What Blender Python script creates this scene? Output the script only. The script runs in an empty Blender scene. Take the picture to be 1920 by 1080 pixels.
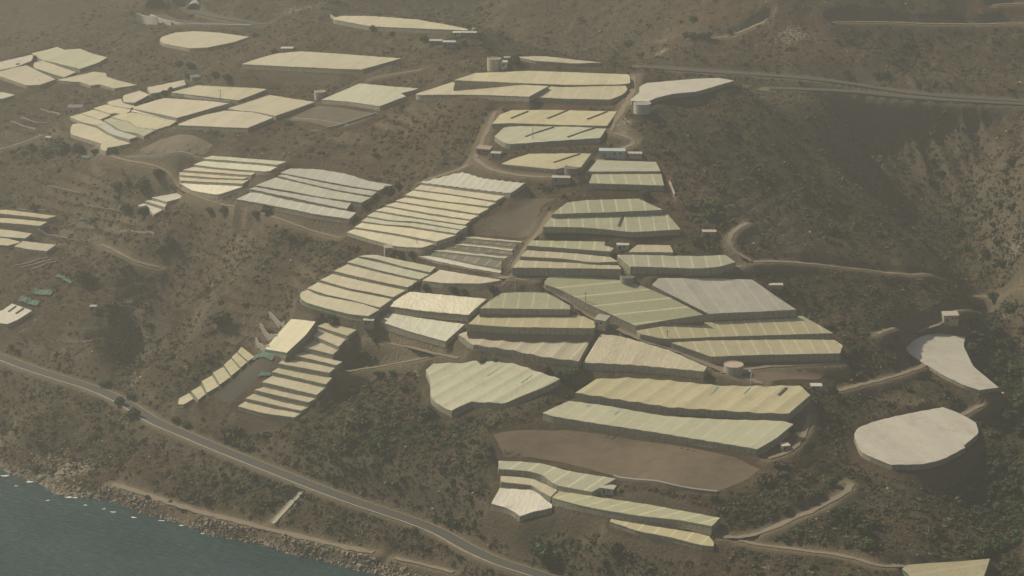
import bpy, bmesh, math, random
import numpy as np
from mathutils import Vector, Matrix
random.seed(7); RNG = np.random.default_rng(7)
# ---------------------------------------------------------------- camera, sky, sun, exposure
sc = bpy.context.scene
cam_d = bpy.data.cameras.new('camera'); cam = bpy.data.objects.new('camera', cam_d); sc.collection.objects.link(cam)
cam_d.sensor_width = 36; cam_d.lens = 18/math.tan(math.radians(13)); cam_d.clip_start = 5; cam_d.clip_end = 20000
cam.location = (0, 0, 520); cam.rotation_euler = (math.radians(90-18.5), 0, 0); sc.camera = cam
SUN = Vector((-.70, .36, .80)).normalized()
w = bpy.data.worlds.new('World'); sc.world = w; w.use_nodes = True
nt = w.node_tree; bg = nt.nodes['Background']; sky = nt.nodes.new('ShaderNodeTexSky')
sky.sky_type = 'NISHITA'; sky.sun_disc = False; sky.sun_elevation = math.asin(SUN.z); sky.sun_rotation = math.atan2(SUN.x, SUN.y)
sky.dust_density = 4; sky.air_density = 1.0; sky.ozone_density = 1.0
nt.links.new(sky.outputs[0], bg.inputs[0]); bg.inputs[1].default_value = .062
sd = bpy.data.lights.new('sun', 'SUN'); sd.energy = 4.2; sd.angle = math.radians(.6); sd.color = (1, .915, .72)
so = bpy.data.objects.new('sun', sd); sc.collection.objects.link(so); so.rotation_euler = SUN.to_track_quat('Z', 'Y').to_euler()
sc.view_settings.view_transform = 'Standard'; sc.view_settings.look = 'None'; sc.view_settings.gamma = 1
sc.view_settings.exposure = 0.12
sc.cycles.volume_bounces = 0; sc.cycles.max_bounces = 5; sc.cycles.diffuse_bounces = 2; sc.cycles.transmission_bounces = 2
HAZE = dict(density=.00022, color=(.78, .785, .70), aniso=.35)
# ---------------------------------------------------------------- viewing rays and the lie of the land
CAM_Z, PITCH, HFOV = 520.0, math.radians(18.5), math.radians(26.0)
FPX = 960.0/math.tan(HFOV/2)
def ray(u, v):
    a, b = (u-960)/FPX, (v-540)/FPX
    return np.array([a, math.cos(PITCH)-b*math.sin(PITCH), -math.sin(PITCH)-b*math.cos(PITCH)])
def at_height(u, v, z):
    d = ray(u, v); t = (z-CAM_Z)/d[2]
    return d[0]*t, d[1]*t
# surveyed heights: where a spot is seen (u, v) and how high it lies (metres)
SURVEY = [
 # shore line and sea bed
 (0,845,0),(60,905,-.5),(110,925,.5),(210,937,0),(350,975,0),(480,1012,0),(620,1050,0),(720,1078,0),(880,1125,0),
 # coast path
 (215,908,7),(300,936,6),(400,967,6),(480,985,6),(600,1015,6),(700,1036,6),(800,1063,6),
 # beach slope left
 (20,800,16),(120,820,17),(220,860,14),
 # coast road
 (-60,648,33),(0,668,32),(60,692,31),(120,712,30),(215,742,29),(290,790,28),(380,830,26),(480,868,24),(560,898,22.5),(640,935,21),(720,962,19),(800,990,16.5),(900,1035,13.6),(1000,1068,12),(1060,1090,11),(1130,1125,10),
 # slope below road
 (380,890,17),(560,960,13),(760,1020,10),
 # centre column and its neighbours
 (1300,1080,30),(1180,1040,31),(900,985,25),(1150,1000,38),(1340,1020,40),(980,960,35),(1000,890,47),(1180,910,51),(1340,970,47),(700,920,27),(800,900,36),
 (930,812,60),(1200,825,62),(1390,860,62),(1240,900,56),(1430,880,60),(700,850,43),(500,830,34),(1030,775,66),(1250,790,69),(1450,840,66),(1490,800,70),
 (850,765,58),(1050,715,73),(800,680,72),(1300,740,76),(1520,740,76),(1120,680,80),(1330,695,84),(900,650,84),(1000,600,98),(1180,620,97),(1570,660,84),
 (700,640,74),(690,600,84),(860,630,85),(640,560,92),(560,570,86),(760,550,98),(900,550,106),(1500,590,96),(1300,600,98),(1220,520,118),(1420,530,112),(1000,520,115),(1040,530,112),
 (500,650,64),(450,760,42),(570,780,44),(350,750,38),(430,690,50),(630,700,58),(660,780,52),
 (480,800,34),(620,660,70),(530,610,72),
 (1380,490,121),(1170,460,128),(970,500,119),(980,450,128),(800,480,112),(660,435,112),(760,460,116),(660,480,104),
 (950,345,150),(800,350,140),(880,400,136),(700,400,120),(1000,440,133),(1270,435,133),(1030,385,144),(1230,375,146),(1250,350,150),(1100,340,153),(1100,300,160),
 (1240,305,158),(940,310,156),(920,270,160),(1140,255,168),(1150,210,175),(930,220,168),(880,260,158),
 (1180,190,183),(1185,140,188),(1000,130,187),(860,140,180),(790,180,166),(900,190,174),(1190,205,181),(1370,150,186),(1300,160,186),(1250,152,185),(1280,195,178),
 # top plateau
 (980,105,190),(1120,118,188),(925,125,186),(870,64,186),(640,40,178),(640,28,178),(760,45,184),(750,110,170),(455,120,156),(600,95,164),(700,140,166),(480,60,153),(560,50,166),
 # left middle
 (480,500,92),(400,560,76),(620,420,110),(520,380,118),(600,350,130),(530,310,136),(740,350,132),(600,290,142),(760,250,152),(680,200,154),(600,190,150),(500,240,142),(580,230,148),
 (450,370,112),(340,350,106),(340,300,122),(430,275,134),(330,235,132),(240,285,118),(200,280,114),(130,240,112),(140,210,118),(250,195,130),(350,160,138),(480,170,144),
 (410,610,66),(300,680,46),(360,610,58),(240,700,36),
 (250,400,88),(300,450,84),(180,450,76),(200,520,68),(100,400,82),(0,400,78),(0,470,68),(100,470,70),(60,570,54),(0,600,48),(150,600,52),(230,590,54),(60,640,42),(150,660,42),
 (0,300,96),(100,320,98),(80,230,108),(0,240,106),(0,170,114),(60,160,118),(180,160,124),(250,155,130),(200,100,132),(100,92,130),(0,117,122),(130,205,112),
 # gully left of the spur
 (225,690,30),(262,640,38),(300,600,46),(340,565,60),(390,540,70),(200,640,49),(270,560,66),
 # oval and tunnels
 (300,75,143),(465,70,152),(370,95,143),(290,42,146),(350,40,147),(420,47,148),(480,49,150),(350,5,154),(290,8,152),(400,25,152),(450,10,158),(540,10,162),(580,20,164),
 # far slope, top left
 (230,60,76),(100,70,74),(0,90,72),(200,10,92),(100,10,92),(0,10,92),(-100,60,78),
 # far slope, top centre
 (640,8,150),(760,18,146),(900,20,148),(900,55,146),(960,90,142),(1000,60,150),(1050,90,147),(1080,20,162),(960,5,162),(1150,105,150),(1200,60,164),(1250,10,180),
 # motorway and hills beyond, right
 (1270,130,157),(1440,141,154),(1580,152,151),(1650,163,149),(1750,178,148),(1920,190,146),(1200,110,152),
 (1320,90,166),(1440,80,170),(1440,10,192),(1300,40,178),(1600,80,170),(1600,10,192),(1700,130,156),(1760,80,168),(1760,20,188),(1920,100,162),(1920,20,186),
 # crest and shadow side of the main hill
 (1440,200,166),(1500,250,150),(1420,260,162),(1350,320,152),(1450,350,140),(1560,400,122),(1660,400,108),(1350,420,136),(1500,470,120),(1680,515,98),(1780,527,84),(1700,460,100),(1760,480,88),
 (1600,560,98),(1700,607,88),(1800,595,78),(1650,650,84),(1500,690,80),(1600,720,72),(1720,680,72),(1700,640,77),(1800,640,70),(1870,735,58),(1560,790,66),(1640,820,60),(1760,765,64),(1835,810,57),(1680,880,54),(1600,900,52),(1480,975,48),(1440,1040,40),(1700,960,46),(1620,980,44),(1500,930,55),(1650,1065,42),(1780,1060,36),(1760,1120,33),(1850,1060,30),
 # ravine floor
 (1640,285,112),(1710,330,100),(1780,375,88),(1820,430,80),(1865,505,70),(1885,580,60),(1895,660,52),(1900,740,46),(1895,830,40),(1890,930,34),(1895,1010,29),(1900,1100,24),
 # cliff and slope right of the ravine
 (1610,175,143),(1560,200,136),(1600,230,122),(1660,210,138),(1750,205,140),(1860,215,140),(1920,260,132),(1800,260,124),(1860,320,112),(1840,380,96),(1920,400,105),(1920,480,96),(1910,540,80),(1960,650,72),(1960,800,62),(1960,1000,48),
]
WORLD_PTS = [ # spots outside the picture (x, y, z)
 (116,1500,162),(60,1515,166),(170,1500,156),(220,1500,150),(10,1520,170),
 (-420,1250,-8),(-300,1100,-18),(-150,950,-20),(0,850,-20),(150,820,-6),(-600,1350,-8),(-420,1380,34),(-520,1500,60),(-500,1700,90),(-560,1950,110),(-520,2200,110),
 (320,900,20),(300,820,10),(450,1000,70),(520,1200,120),(540,1450,165),(520,1650,190),(520,1900,260),(300,1850,265),(100,1900,235),(-60,2000,215),(-250,2050,190),(-330,2350,150),(-450,2500,190),
 (0,2300,300),(400,2300,360),(-600,2600,250),(700,1500,220),(700,1000,150),(-150,2150,190),(-200,2500,270),(-700,1250,-10),(-700,2000,130),
]
def _setup():
    P = []
    for u, v, z in SURVEY:
        x, y = at_height(u, v, z); P.append((x, y, z))
    P += WORLD_PTS
    P = np.array(P, float); S = 300.0
    X = P[:, :2]/S
    r2 = ((X[:, None]-X[None])**2).sum(-1)
    K = np.where(r2 > 0, .5*r2*np.log(np.maximum(r2, 1e-12)), 0) + np.eye(len(X))*2e-4
    n = len(X); A = np.zeros((n+3, n+3)); A[:n, :n] = K
    A[:n, n] = 1; A[:n, n+1:] = X; A[n, :n] = 1; A[n+1:, :n] = X.T
    b = np.zeros(n+3); b[:n] = P[:, 2]
    return X, np.linalg.solve(A, b), S
_X, _W, _S = _setup()
def ground(x, y):
    """smooth lie of the land"""
    x = np.asarray(x, float); y = np.asarray(y, float); sh = x.shape
    # far outside the surveyed area hold the border height
    xc = np.clip(x.ravel(), -700, 700)/_S; yc = np.clip(y.ravel(), 820, 2600)/_S
    out = np.full(xc.shape, _W[-3]) + _W[-2]*xc + _W[-1]*yc
    for i in range(0, len(xc), 40000):
        s = slice(i, i+40000)
        r2 = (xc[s, None]-_X[:, 0])**2 + (yc[s, None]-_X[:, 1])**2
        out[s] += (.5*r2*np.log(np.maximum(r2, 1e-12))) @ _W[:-3]
    return np.clip(out, -30, 460).reshape(sh)
def hit_fn(fn, u, v, h=0.0, tmin=880.0, tmax=2700.0, step=4.0):
    d = ray(u, v); t = np.arange(tmin, tmax, step)
    below = CAM_Z+d[2]*t < fn(d[0]*t, d[1]*t)+h
    if not below.any(): return None
    i = int(np.argmax(below)); a, b = t[max(i-1, 0)], t[i]
    for _ in range(5):
        tt = np.linspace(a, b, 6); bl = CAM_Z+d[2]*tt < fn(d[0]*tt, d[1]*tt)+h
        k = int(np.argmax(bl)) if bl.any() else 5
        a, b = tt[max(k-1, 0)], tt[k]
    t = (a+b)/2
    return np.array([d[0]*t, d[1]*t, CAM_Z+d[2]*t])
# ---------------------------------------------------------------- greenhouses: outline as seen (tile column,row: corners), sheet colour, height, label
def T(tile, pts):
    if tile != 'b8': ox, oy, s = 480*int(tile[0]), 270*int(tile[1]), 4.0
    else: ox, oy, s = 120, 170, 8.0            # the enlarged corner plot
    return [(ox+x/s, oy+y/s) for x, y in pts]
HUE = dict(c=(.43,.385,.26), t=(.43,.378,.272), g=(.355,.35,.225), y=(.41,.365,.225), w=(.47,.435,.355), a=(.35,.345,.28), v=(.38,.372,.262), k=(.32,.315,.20), n=(.10,.092,.07))
GH = []   # (label, group, tile, points, colour key, height, options)
def G(label, group, tile, pts, c='c', h=3.6, **o): GH.append((label, group, T(tile, pts), c, h*.86, o))
g = 'plastic roofed greenhouses stepping down the far left headland'
G('pale greenhouse roof cut by the left picture edge, behind a row of dark bushes', g, '00', [(-90,480),(0,465),(240,410),(250,425),(235,455),(120,500),(0,525),(-90,535)], 'w', 3)
G('largest bright green-white greenhouse roof on the far left headland, kinked front edge', g, '00', [(240,400),(430,352),(480,372),(600,365),(690,400),(805,430),(740,470),(600,515),(310,445)], 'v', 3.6, wav=.12)
G('narrow cream greenhouse with a green netted lower edge, below the brightest roof of the headland', g, '00', [(255,470),(320,455),(570,540),(480,580),(250,508)], 't', 3, hem='gn')
G('wide cream greenhouse roof at the left edge, lowest of the far headland cluster', g, '00', [(-90,530),(0,525),(200,490),(415,595),(300,635),(200,640),(0,570),(-90,555)], 't', 3.2)
G('irregular cream greenhouse with a wavy lower edge, tapering right below the far headland cluster', g, '00', [(430,600),(700,538),(795,548),(800,575),(870,598),(1030,637),(935,650),(860,662),(750,632),(680,640),(600,612),(540,612)], 'c', 2.6)
G('small pale greenhouse corner cut off by the left edge, alone below the headland cluster', None, '00', [(-90,688),(20,690),(110,712),(20,738),(-90,745)], 'w', 3)
G('oval cream greenhouse alone on the hill below the motorway tunnels', None, '00', [(1195,300),(1215,275),(1310,245),(1460,232),(1640,245),(1870,275),(1740,320),(1560,355),(1420,362),(1340,345),(1230,325)], 'c', 3.2)
g = 'greenhouses of the stepped cluster left of centre, below the far plateau'
G('slim pale greenhouse strip behind the dark bushes, topmost of the left stepped cluster', g, '00', [(1105,655),(1380,600),(1395,635),(1200,690),(1130,700)], 't', 2.6)
G('small cream greenhouse with rounded left end, half hidden by the dark bush row', g, '00', [(925,715),(1050,680),(1120,710),(1010,770),(930,765),(920,740)], 't', 3.2, hem='gn')
G('cream strip greenhouse with a curved left end, just below the bush row', g, 'b8', [(650,180),(680,160),(850,120),(885,185),(1075,235),(1010,258),(1000,265),(700,215)], 'c', 2.6)
G('tan strip greenhouse with a notched lower right edge, upper part of the left stepped cluster', g, 'b8', [(445,262),(630,208),(1000,280),(985,310),(895,352),(800,335),(730,342),(700,347)], 'c', 2.8)
G('short cream strip greenhouse with a blunt corner, rim of the left stepped cluster', g, 'b8', [(265,340),(430,285),(700,350),(680,380),(650,388),(550,432)], 'c', 2.8)
G('cream greenhouse strip with a lower ledge, leftmost of the left stepped cluster', g, 'b8', [(90,390),(250,345),(540,438),(650,488),(490,517),(240,462)], 'c', 2.6)
G('grey wavy greenhouse strip directly above the lowest tan roof of the left cluster', g, 'b8', [(492,522),(650,494),(780,590),(1000,655),(1100,690),(980,728),(700,648),(565,560)], 'a', 2.8, wav=.1)
G('brownish S-shaped greenhouse roof with a glinting lower edge in the left stepped cluster', g, 'b8', [(605,435),(690,408),(970,472),(1070,548),(1365,592),(1200,680),(1100,635),(850,595),(740,520)], 'k', 2.8, wav=.15)
G('wide buckled greenhouse roof with a bright gleaming band, below the long pale lit strip', g, 'b8', [(700,390),(830,352),(1000,325),(1130,340),(1500,436),(1685,465),(1580,525),(1380,578),(1080,538),(985,465)], 'y', 2.8, wav=.2)
G('thin lit greenhouse strip squeezed under the big smooth roof of the left cluster', g, 'b8', [(1015,290),(1050,283),(1300,362),(1560,432),(1690,452),(1640,460),(1500,430),(1130,328),(1010,308)], 'w', 2.2)
G('lowest greenhouse of the left stepped cluster, tan with a hooked lower corner', g, 'b8', [(100,560),(130,500),(250,492),(480,555),(620,645),(820,735),(1000,788),(820,828),(660,850),(630,905),(550,880),(550,825),(560,790),(100,650)], 'c', 3.2)
G('big smooth pinkish greenhouse with a dark front wall, adjoining the left stepped cluster', g, '00', [(1000,803),(1230,735),(1540,755),(1715,775),(1330,883),(1180,850),(1000,812)], 't', 3.6)
g = 'flat greenhouses round the ploughed plot on the left shoulder'
G('long lengthwise seamed greenhouse roof with a low white wall in front', g, '00', [(1288,690),(1480,640),(1930,660),(2000,670),(1900,710),(1790,750),(1300,694)], 'c', 3)
G('diamond shaped cream greenhouse just left of the ploughed plot, below a round tank', g, '00', [(1710,812),(1920,745),(2020,712),(2200,740),(2360,765),(2070,868),(1900,833),(1800,828)], 't', 3.4)
G('broad cream greenhouse with a pale front wall, in front of the diamond shaped one', g, '00', [(1340,928),(1500,870),(1690,830),(1905,842),(2050,880),(1860,958),(1340,937)], 't', 3.6)
G('green tinted greenhouse with a jagged right side, above the ploughed plot', g, '10', [(495,745),(780,625),(1040,650),(1220,665),(1085,700),(1125,720),(930,795),(700,760),(530,748)], 'v', 3.6, wav=.08)
g = 'broad greenhouses on the far plateau'
G('wide tan greenhouse alone on the far slope, sunlit low wall along its front', g, '10', [(-105,480),(-20,450),(100,415),(160,400),(330,385),(700,408),(1090,438),(800,518),(640,515),(0,485)], 'c', 4)
G('lens shaped greenhouse farthest away on the plateau, tapering to the right', g, '10', [(580,135),(640,120),(850,118),(1200,145),(1400,178),(1580,215),(1590,225),(1300,215),(860,195),(590,145)], 'c', 4)
G('broad greenhouse on the plateau rim, rear one of two, beside the lane', g, '20', [(-430,600),(-280,548),(130,530),(870,558),(885,575),(885,622),(820,632),(400,635),(0,618)], 'c', 3.6)
G('front left greenhouse on the plateau rim, tapering to a point on the left', g, '20', [(-720,705),(-620,672),(-450,615),(0,632),(275,645),(130,723),(0,718),(-380,705),(-700,712)], 'c', 4)
G('front right greenhouse on the plateau rim with a rounded corner by the lane', g, '20', [(290,647),(400,653),(850,640),(868,670),(830,710),(740,745),(430,740),(145,725)], 'c', 4)
G('sliver of yellowish greenhouse behind the plateau pair, edge ragged with bushes', g, '20', [(50,425),(230,420),(450,445),(680,470),(480,475),(180,455)], 'c', 2.6)
G('curved whitish greenhouse on the very hill crest, above a white round tank', g, '20', [(890,745),(960,690),(955,650),(1010,622),(1380,590),(1550,585),(1665,605),(1380,688),(1200,703),(1080,733),(1020,763),(900,755)], 'w', 3.2, tilt=.6)
g = 'greenhouses with long dark roof vents on the upper terrace'
V = lambda t, *s: [T(t, q) for q in s]
G('yellow greenhouse with three dark slanting roof vents, upper one on its terrace', g, '20', [(-150,930),(-90,860),(0,825),(240,820),(790,832),(712,945),(400,938),(0,925)], 'y', 3.2, vents=V('20', [(-10,890),(120,835)], [(265,890),(420,827)], [(563,895),(715,836)]), seam=(-2.2,1))
G('greenish white greenhouse with dark slanting roof vents, below the yellow vented one', g, '20', [(-130,1020),(-60,955),(0,943),(500,948),(708,964),(660,1035),(300,1060),(0,1082),(-60,1070)], 'v', 4, vents=V('20', [(100,1025),(312,953)], [(415,1030),(627,957)]), seam=(-2.2,1), wav=.12)
G('yellow greenhouse with one dark vent and a notch cut round a dark stone tank', g, '21', [(-80,148),(0,112),(130,70),(500,65),(595,70),(515,175),(430,165),(330,190),(0,157)], 'y', 3.6, vents=V('21', [(312,139),(510,74)]), seam=(-2.2,1))
g = 'pair of square greenhouses beside the shed and the hill track'
G('grey green square greenhouse with lengthwise lines, rear of the pair by the blue shed', g, '21', [(572,200),(640,120),(1080,135),(1115,203),(600,205)], 'v', 3.2, seam=(1,0))
G('square green greenhouse with upright pale seams, front of the pair by the blue shed', g, '21', [(577,290),(605,222),(1120,225),(1140,310),(590,293)], 'g', 4, sc=.9)
g = 'two greenhouses in the middle of the slope above a dark hedge bank'
G('green trapezoid greenhouse with pale seams, above one with a short dashed vent', g, '21', [(300,525),(410,440),(560,420),(950,410),(1130,492),(1000,500),(600,515)], 'g', 3.4, sc=.9)
G('greenhouse with a short dashed dark vent across its middle, above the dark hedge bank', g, '21', [(235,620),(290,552),(600,530),(1170,530),(1265,640),(900,662),(700,638),(500,625)], 'g', 3.8, vents=V('21', [(832,538),(800,618)]), sc=.9)
g = 'three seamed strip greenhouses left of the service lane'
G('highest of three seamed strips left of the service lane, its right end nicked', g, '21', [(112,762),(150,720),(700,728),(692,760),(765,780),(740,808),(400,783)], 'g', 3.2, sc=.8)
G('middle of the three seamed strips left of the service lane', g, '21', [(62,843),(112,792),(500,820),(740,845),(795,883),(600,890),(400,863)], 'c', 3.4, sc=.8)
G('lowest of the three seamed strips left of the service lane, above a tall net wall', g, '21', [(3,930),(50,868),(300,880),(800,908),(820,938),(400,933)], 'c', 5, sc=.8)
G('short cream greenhouse beside a white roofed shed, above the long green bow shaped one', None, '21', [(880,800),(940,755),(1185,760),(1210,813),(880,808)], 'c', 3)
G('long green bow shaped greenhouse with upright pale seams, curving up to the track', None, '21', [(790,832),(880,830),(1400,840),(1600,830),(1675,885),(1560,920),(1400,932),(890,918)], 'v', 5, sc=1)
g = 'greenhouses right of the diagonal farm lane'
G('largest dull green greenhouse, a long slanting quadrilateral touching the diagonal farm lane', g, '22', [(250,-30),(245,-50),(280,-88),(780,-75),(960,-20),(1180,70),(1435,200),(1180,238),(930,283),(560,110),(380,20)], 'k', 4, seam=(-2.2,1), sc=.8)
G('big pinkish white greenhouse with a straight slanting left side, right of the largest green one', g, '22', [(1050,-25),(1100,-75),(1450,-74),(1800,-65),(1920,20),(2130,162),(1480,193)], 'w', 4.5, seam=(1,1.7), sc=.7, tilt=.6)
G('long yellow-green greenhouse directly below the big pinkish white one', g, '22', [(935,318),(1200,275),(1920,228),(2180,208),(2410,338),(1920,353),(1140,382),(960,342)], 'y', 4, seam=(1,2.2), sc=.8)
G('yellow-green greenhouse with a rounded right end, beside the squat tan-topped tank', g, '22', [(1195,408),(1500,394),(1920,388),(2420,388),(2480,432),(2460,488),(1920,500),(1500,515)], 'y', 5, seam=(1,2.2), sc=.8)
g = 'greenhouses left of the diagonal farm lane'
G('olive strip greenhouse with faint slanting seams, uppermost left of the diagonal farm lane', g, '22', [(-240,150),(-90,40),(60,30),(250,33),(310,62),(435,132),(435,158),(0,155)], 'k', 3.6, sc=.5)
G('yellowish strip greenhouse ending at the small hut with a window', g, '22', [(-325,270),(-230,180),(0,192),(450,197),(560,217),(635,260),(618,300),(0,293)], 'y', 4.5, sc=.5)
G('greenhouse with broad light and dark folds, left of a dark gap below the small hut', g, '22', [(-400,345),(-360,330),(0,336),(615,347),(500,548),(250,518),(0,466),(-230,432),(-290,425)], 't', 4, wav=.3, P=11, sc=.7, seam=(-.55,1))
G('smooth tapering greenhouse pointing right along the diagonal farm lane, right of the dark gap', g, '22', [(535,558),(665,348),(780,352),(960,402),(1180,467),(1460,590),(1440,623),(900,573)], 't', 5, wav=.14, seam=(-.55,1))
G('large fan shaped wavy greenhouse with green slits, above a pair of round trees', None, '12', [(1275,610),(1330,565),(1560,560),(1650,545),(1800,550),(1950,570),(2120,630),(2280,682),(2160,745),(1920,843),(1860,863),(1620,850),(1500,905),(1470,922),(1380,878),(1310,820),(1310,700)], 'v', 4.2, wav=.28, P=9, seam=(-1.2,1), slits=V('12', [(1855,577),(1735,662)], [(2070,655),(1990,715)]))
g = 'two long greenhouses above the bare field'
G('long ochre greenhouse with broad folds, rear of the two above the bare field', g, '22', [(475,785),(630,682),(870,672),(1160,692),(1560,733),(1920,735),(2155,730),(2237,800),(2080,938),(1900,938),(1500,912),(1180,893),(700,818)], 'y', 5, wav=.28, P=11, seam=(-1.1,1), vents=V('22', [(2058,748),(1998,805)]), slits=V('22', [(1545,740),(1490,800)], [(1790,745),(1740,800)]))
G('long green-white greenhouse, front of the two directly above the bare field', g, '22', [(232,935),(430,845),(700,882),(1150,962),(1600,987),(1920,992),(2060,1002),(2110,1020),(1980,1130),(1840,1205),(1500,1150),(1070,1078),(700,1023),(300,958)], 'v', 5, wav=.12, seam=(-1.1,1), slits=V('22', [(590,880),(560,890)], [(800,925),(770,950)]))
g = 'narrow greenhouses in steps below the bare field'
G('grey-green greenhouse bent like an elbow, directly below the bare field', g, '23', [(-100,215),(60,220),(240,237),(400,287),(780,350),(600,448),(330,398),(230,320),(120,290),(-98,275)], 'v', 4, sc=1, seam=(-1.4,1))
G('narrow S-curved whitish greenhouse strip, tucked under the elbow shaped one', g, '23', [(-85,330),(0,332),(150,348),(250,392),(340,437),(292,485),(210,440),(150,395),(0,380),(-80,370)], 'c', 3.2)
G('fan shaped whitish greenhouse with a pointed lower corner, left end below the bare field', g, '23', [(-155,535),(-90,420),(0,425),(160,437),(200,465),(300,545),(300,570),(180,590),(60,628),(0,585),(-60,560)], 'w', 3.6, wav=.15, sc=.7)
G('long green strip greenhouse with pale seams, running right from the elbow shaped one', g, '23', [(303,490),(355,434),(650,487),(1050,547),(1560,642),(1500,703),(1250,655),(940,625),(680,580),(470,538)], 'g', 4.2, sc=1, seam=(-1.4,1))
G('short yellowish strip greenhouse with a round right end, lowest below the bare field', g, '23', [(735,670),(745,652),(1000,697),(1470,772),(1515,830),(1512,857),(1430,850),(1200,790),(940,740),(860,710)], 'y', 3, sc=1, seam=(-.6,1))
G('big rounded white greenhouse alone on the right-hand knoll', None, '32', [(645,1100),(670,1050),(800,1000),(960,960),(1310,893),(1450,945),(1560,1010),(1580,1080),(1560,1105),(1470,1180),(1478,1195),(1300,1290),(1160,1323),(930,1325),(760,1260),(695,1220)], 'w', 3.6, wav=.1, tilt=.45)
G('white greenhouse shaped like a flared trouser leg, at the ravine edge on the right', None, '32', [(1020,465),(1090,390),(1180,350),(1270,338),(1480,368),(1465,430),(1540,590),(1730,745),(1590,765),(1480,730),(1330,660),(1090,510)], 'w', 2.6, wav=.08, tilt=.3)
G('yellowish greenhouse with a green net corner, cut off by the bottom right edge', None, '33', [(1005,1025),(1040,997),(1665,950),(1620,1080),(1600,1150),(1100,1150),(1050,1060)], 'y', 3, seam=(1,0), wav=.15, hem='gn', tilt=.4)
g = 'stepped strips of the block beside the left access track'
o = ['Top', 'Second', 'Third', 'Fourth', 'Fifth', 'Lowest and broadest']
R = [([(1525,110),(1590,85),(1920,112),(2150,130),(2080,155),(1920,140),(1700,122)],'v'), ([(1455,155),(1530,122),(1920,152),(2075,172),(2030,200),(1980,208),(1600,175)],'v'),
     ([(1372,195),(1460,167),(1918,207),(1912,218),(1885,233),(1640,215)],'t'), ([(1347,214),(1380,207),(1875,242),(1830,260),(1600,252),(1347,232)],'t'),
     ([(1347,247),(1600,260),(1868,268),(1820,298),(1350,275)],'t'), ([(1348,287),(1600,298),(1820,316),(1630,388),(1430,350)],'c')]
for n, (p, c) in zip(o, R): G(n+' of the six strip roofs beside the left access track', g, '01', p, c, 2.8)
g = 'three little strips on the left bank'
G('uppermost and largest of three little white strips in a row on the left bank', g, '01', [(1140,400),(1330,365),(1380,400),(1250,435)], 'w', 2.2)
G('middle of three little white strips in a row on the left bank', g, '01', [(1087,428),(1130,419),(1250,447),(1237,472)], 'w', 2.2)
G('lowest of three little white strips on the left bank, beside a dark bush', g, '01', [(1032,460),(1080,444),(1225,490),(1150,530),(1110,482)], 'w', 2.2)
g = 'greenhouses at the left picture edge'
G('highest yellowish strip at the left picture edge, tilted to the right', g, '01', [(-90,500),(40,492),(425,540),(355,557),(-90,510)], 'y', 3.4)
G('second yellowish strip at the left picture edge, above a pale wall', g, '01', [(-90,555),(60,556),(355,585),(300,613),(-90,578)], 'y', 3.4)
G('cream greenhouse with a green net side at the left edge, below the two yellowish strips', g, '01', [(-90,638),(30,640),(110,650),(240,672),(190,708),(-90,686)], 't', 3, hem='gn')
G('cut-off cream greenhouse at the left edge beside a right leaning one', g, '01', [(-90,700),(30,700),(158,735),(60,762),(-90,752)], 't', 2.8, hem='gn')
G('slanting cream greenhouse standing a little right of the others at the left edge', g, '01', [(107,765),(170,727),(420,755),(350,803),(200,785)], 't', 3)
G('white greenhouse with two dark slots, alone at the left edge above the coast road', None, '02', [(-70,190),(20,165),(90,115),(240,170),(130,240),(60,268),(-70,258)], 'w', 3, vents=V('02', [(62,178),(120,137)], [(118,193),(178,152)]))
g = 'grey wind-ruffled strips between the bushes and the gully hedge'
G('topmost and broadest grey strip of the ruffled block above the big olive bushes', g, '11', [(182,218),(260,182),(480,185),(700,225),(860,280),(1025,303),(920,348),(700,315),(450,268)], 'a', 3.2, wav=.08)
G('second grey strip of the ruffled block, with glints along both edges', g, '11', [(165,237),(200,226),(460,280),(700,325),(910,355),(868,388),(600,345),(350,287)], 'a', 2.6, wav=.1)
G('widest middle grey strip of the ruffled block, ending at a dark tree', g, '11', [(-2,312),(150,248),(350,294),(600,352),(865,400),(790,440),(500,402),(300,362)], 'a', 3, wav=.1)
G('slender fourth grey strip of the ruffled block with a sparkling rear edge', g, '11', [(-50,338),(0,322),(300,374),(715,440),(680,488),(400,430),(0,345)], 'a', 2.6, wav=.1)
G('lowest grey strip of the ruffled block, its left end behind an olive bush', g, '11', [(-150,415),(-40,362),(0,358),(200,408),(500,467),(755,512),(700,563),(420,525),(200,478),(0,440)], 'a', 3, wav=.1, sc=.7)
g = 'ten strip roofs of the long stepped block in the centre'
W = [([(1235,290),(1330,262),(1550,205),(1700,255),(2020,292),(1905,372),(1600,335)],'a'), ([(1187,340),(1238,303),(1500,340),(1868,388),(1800,428),(1460,372)],'c'),
     ([(1117,382),(1180,346),(1460,381),(1798,440),(1745,468),(1380,425)],'c'), ([(1047,425),(1120,399),(1380,433),(1748,480),(1670,524),(1350,475)],'c'),
     ([(972,460),(1052,435),(1340,485),(1668,536),(1610,567),(1300,520)],'c'), ([(897,498),(970,470),(1300,532),(1608,577),(1568,604),(1250,555)],'c'),
     ([(832,540),(892,507),(1200,560),(1588,615),(1540,640),(1200,580),(1000,570)],'v'), ([(792,578),(832,551),(1000,582),(1200,592),(1530,645),(1500,670),(1150,613),(960,603)],'v'),
     ([(737,625),(792,590),(980,612),(1150,625),(1498,682),(1350,733),(1080,678)],'c'), ([(682,660),(740,634),(1080,690),(1340,742),(1250,778),(1050,772),(850,715)],'c')]
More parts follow.
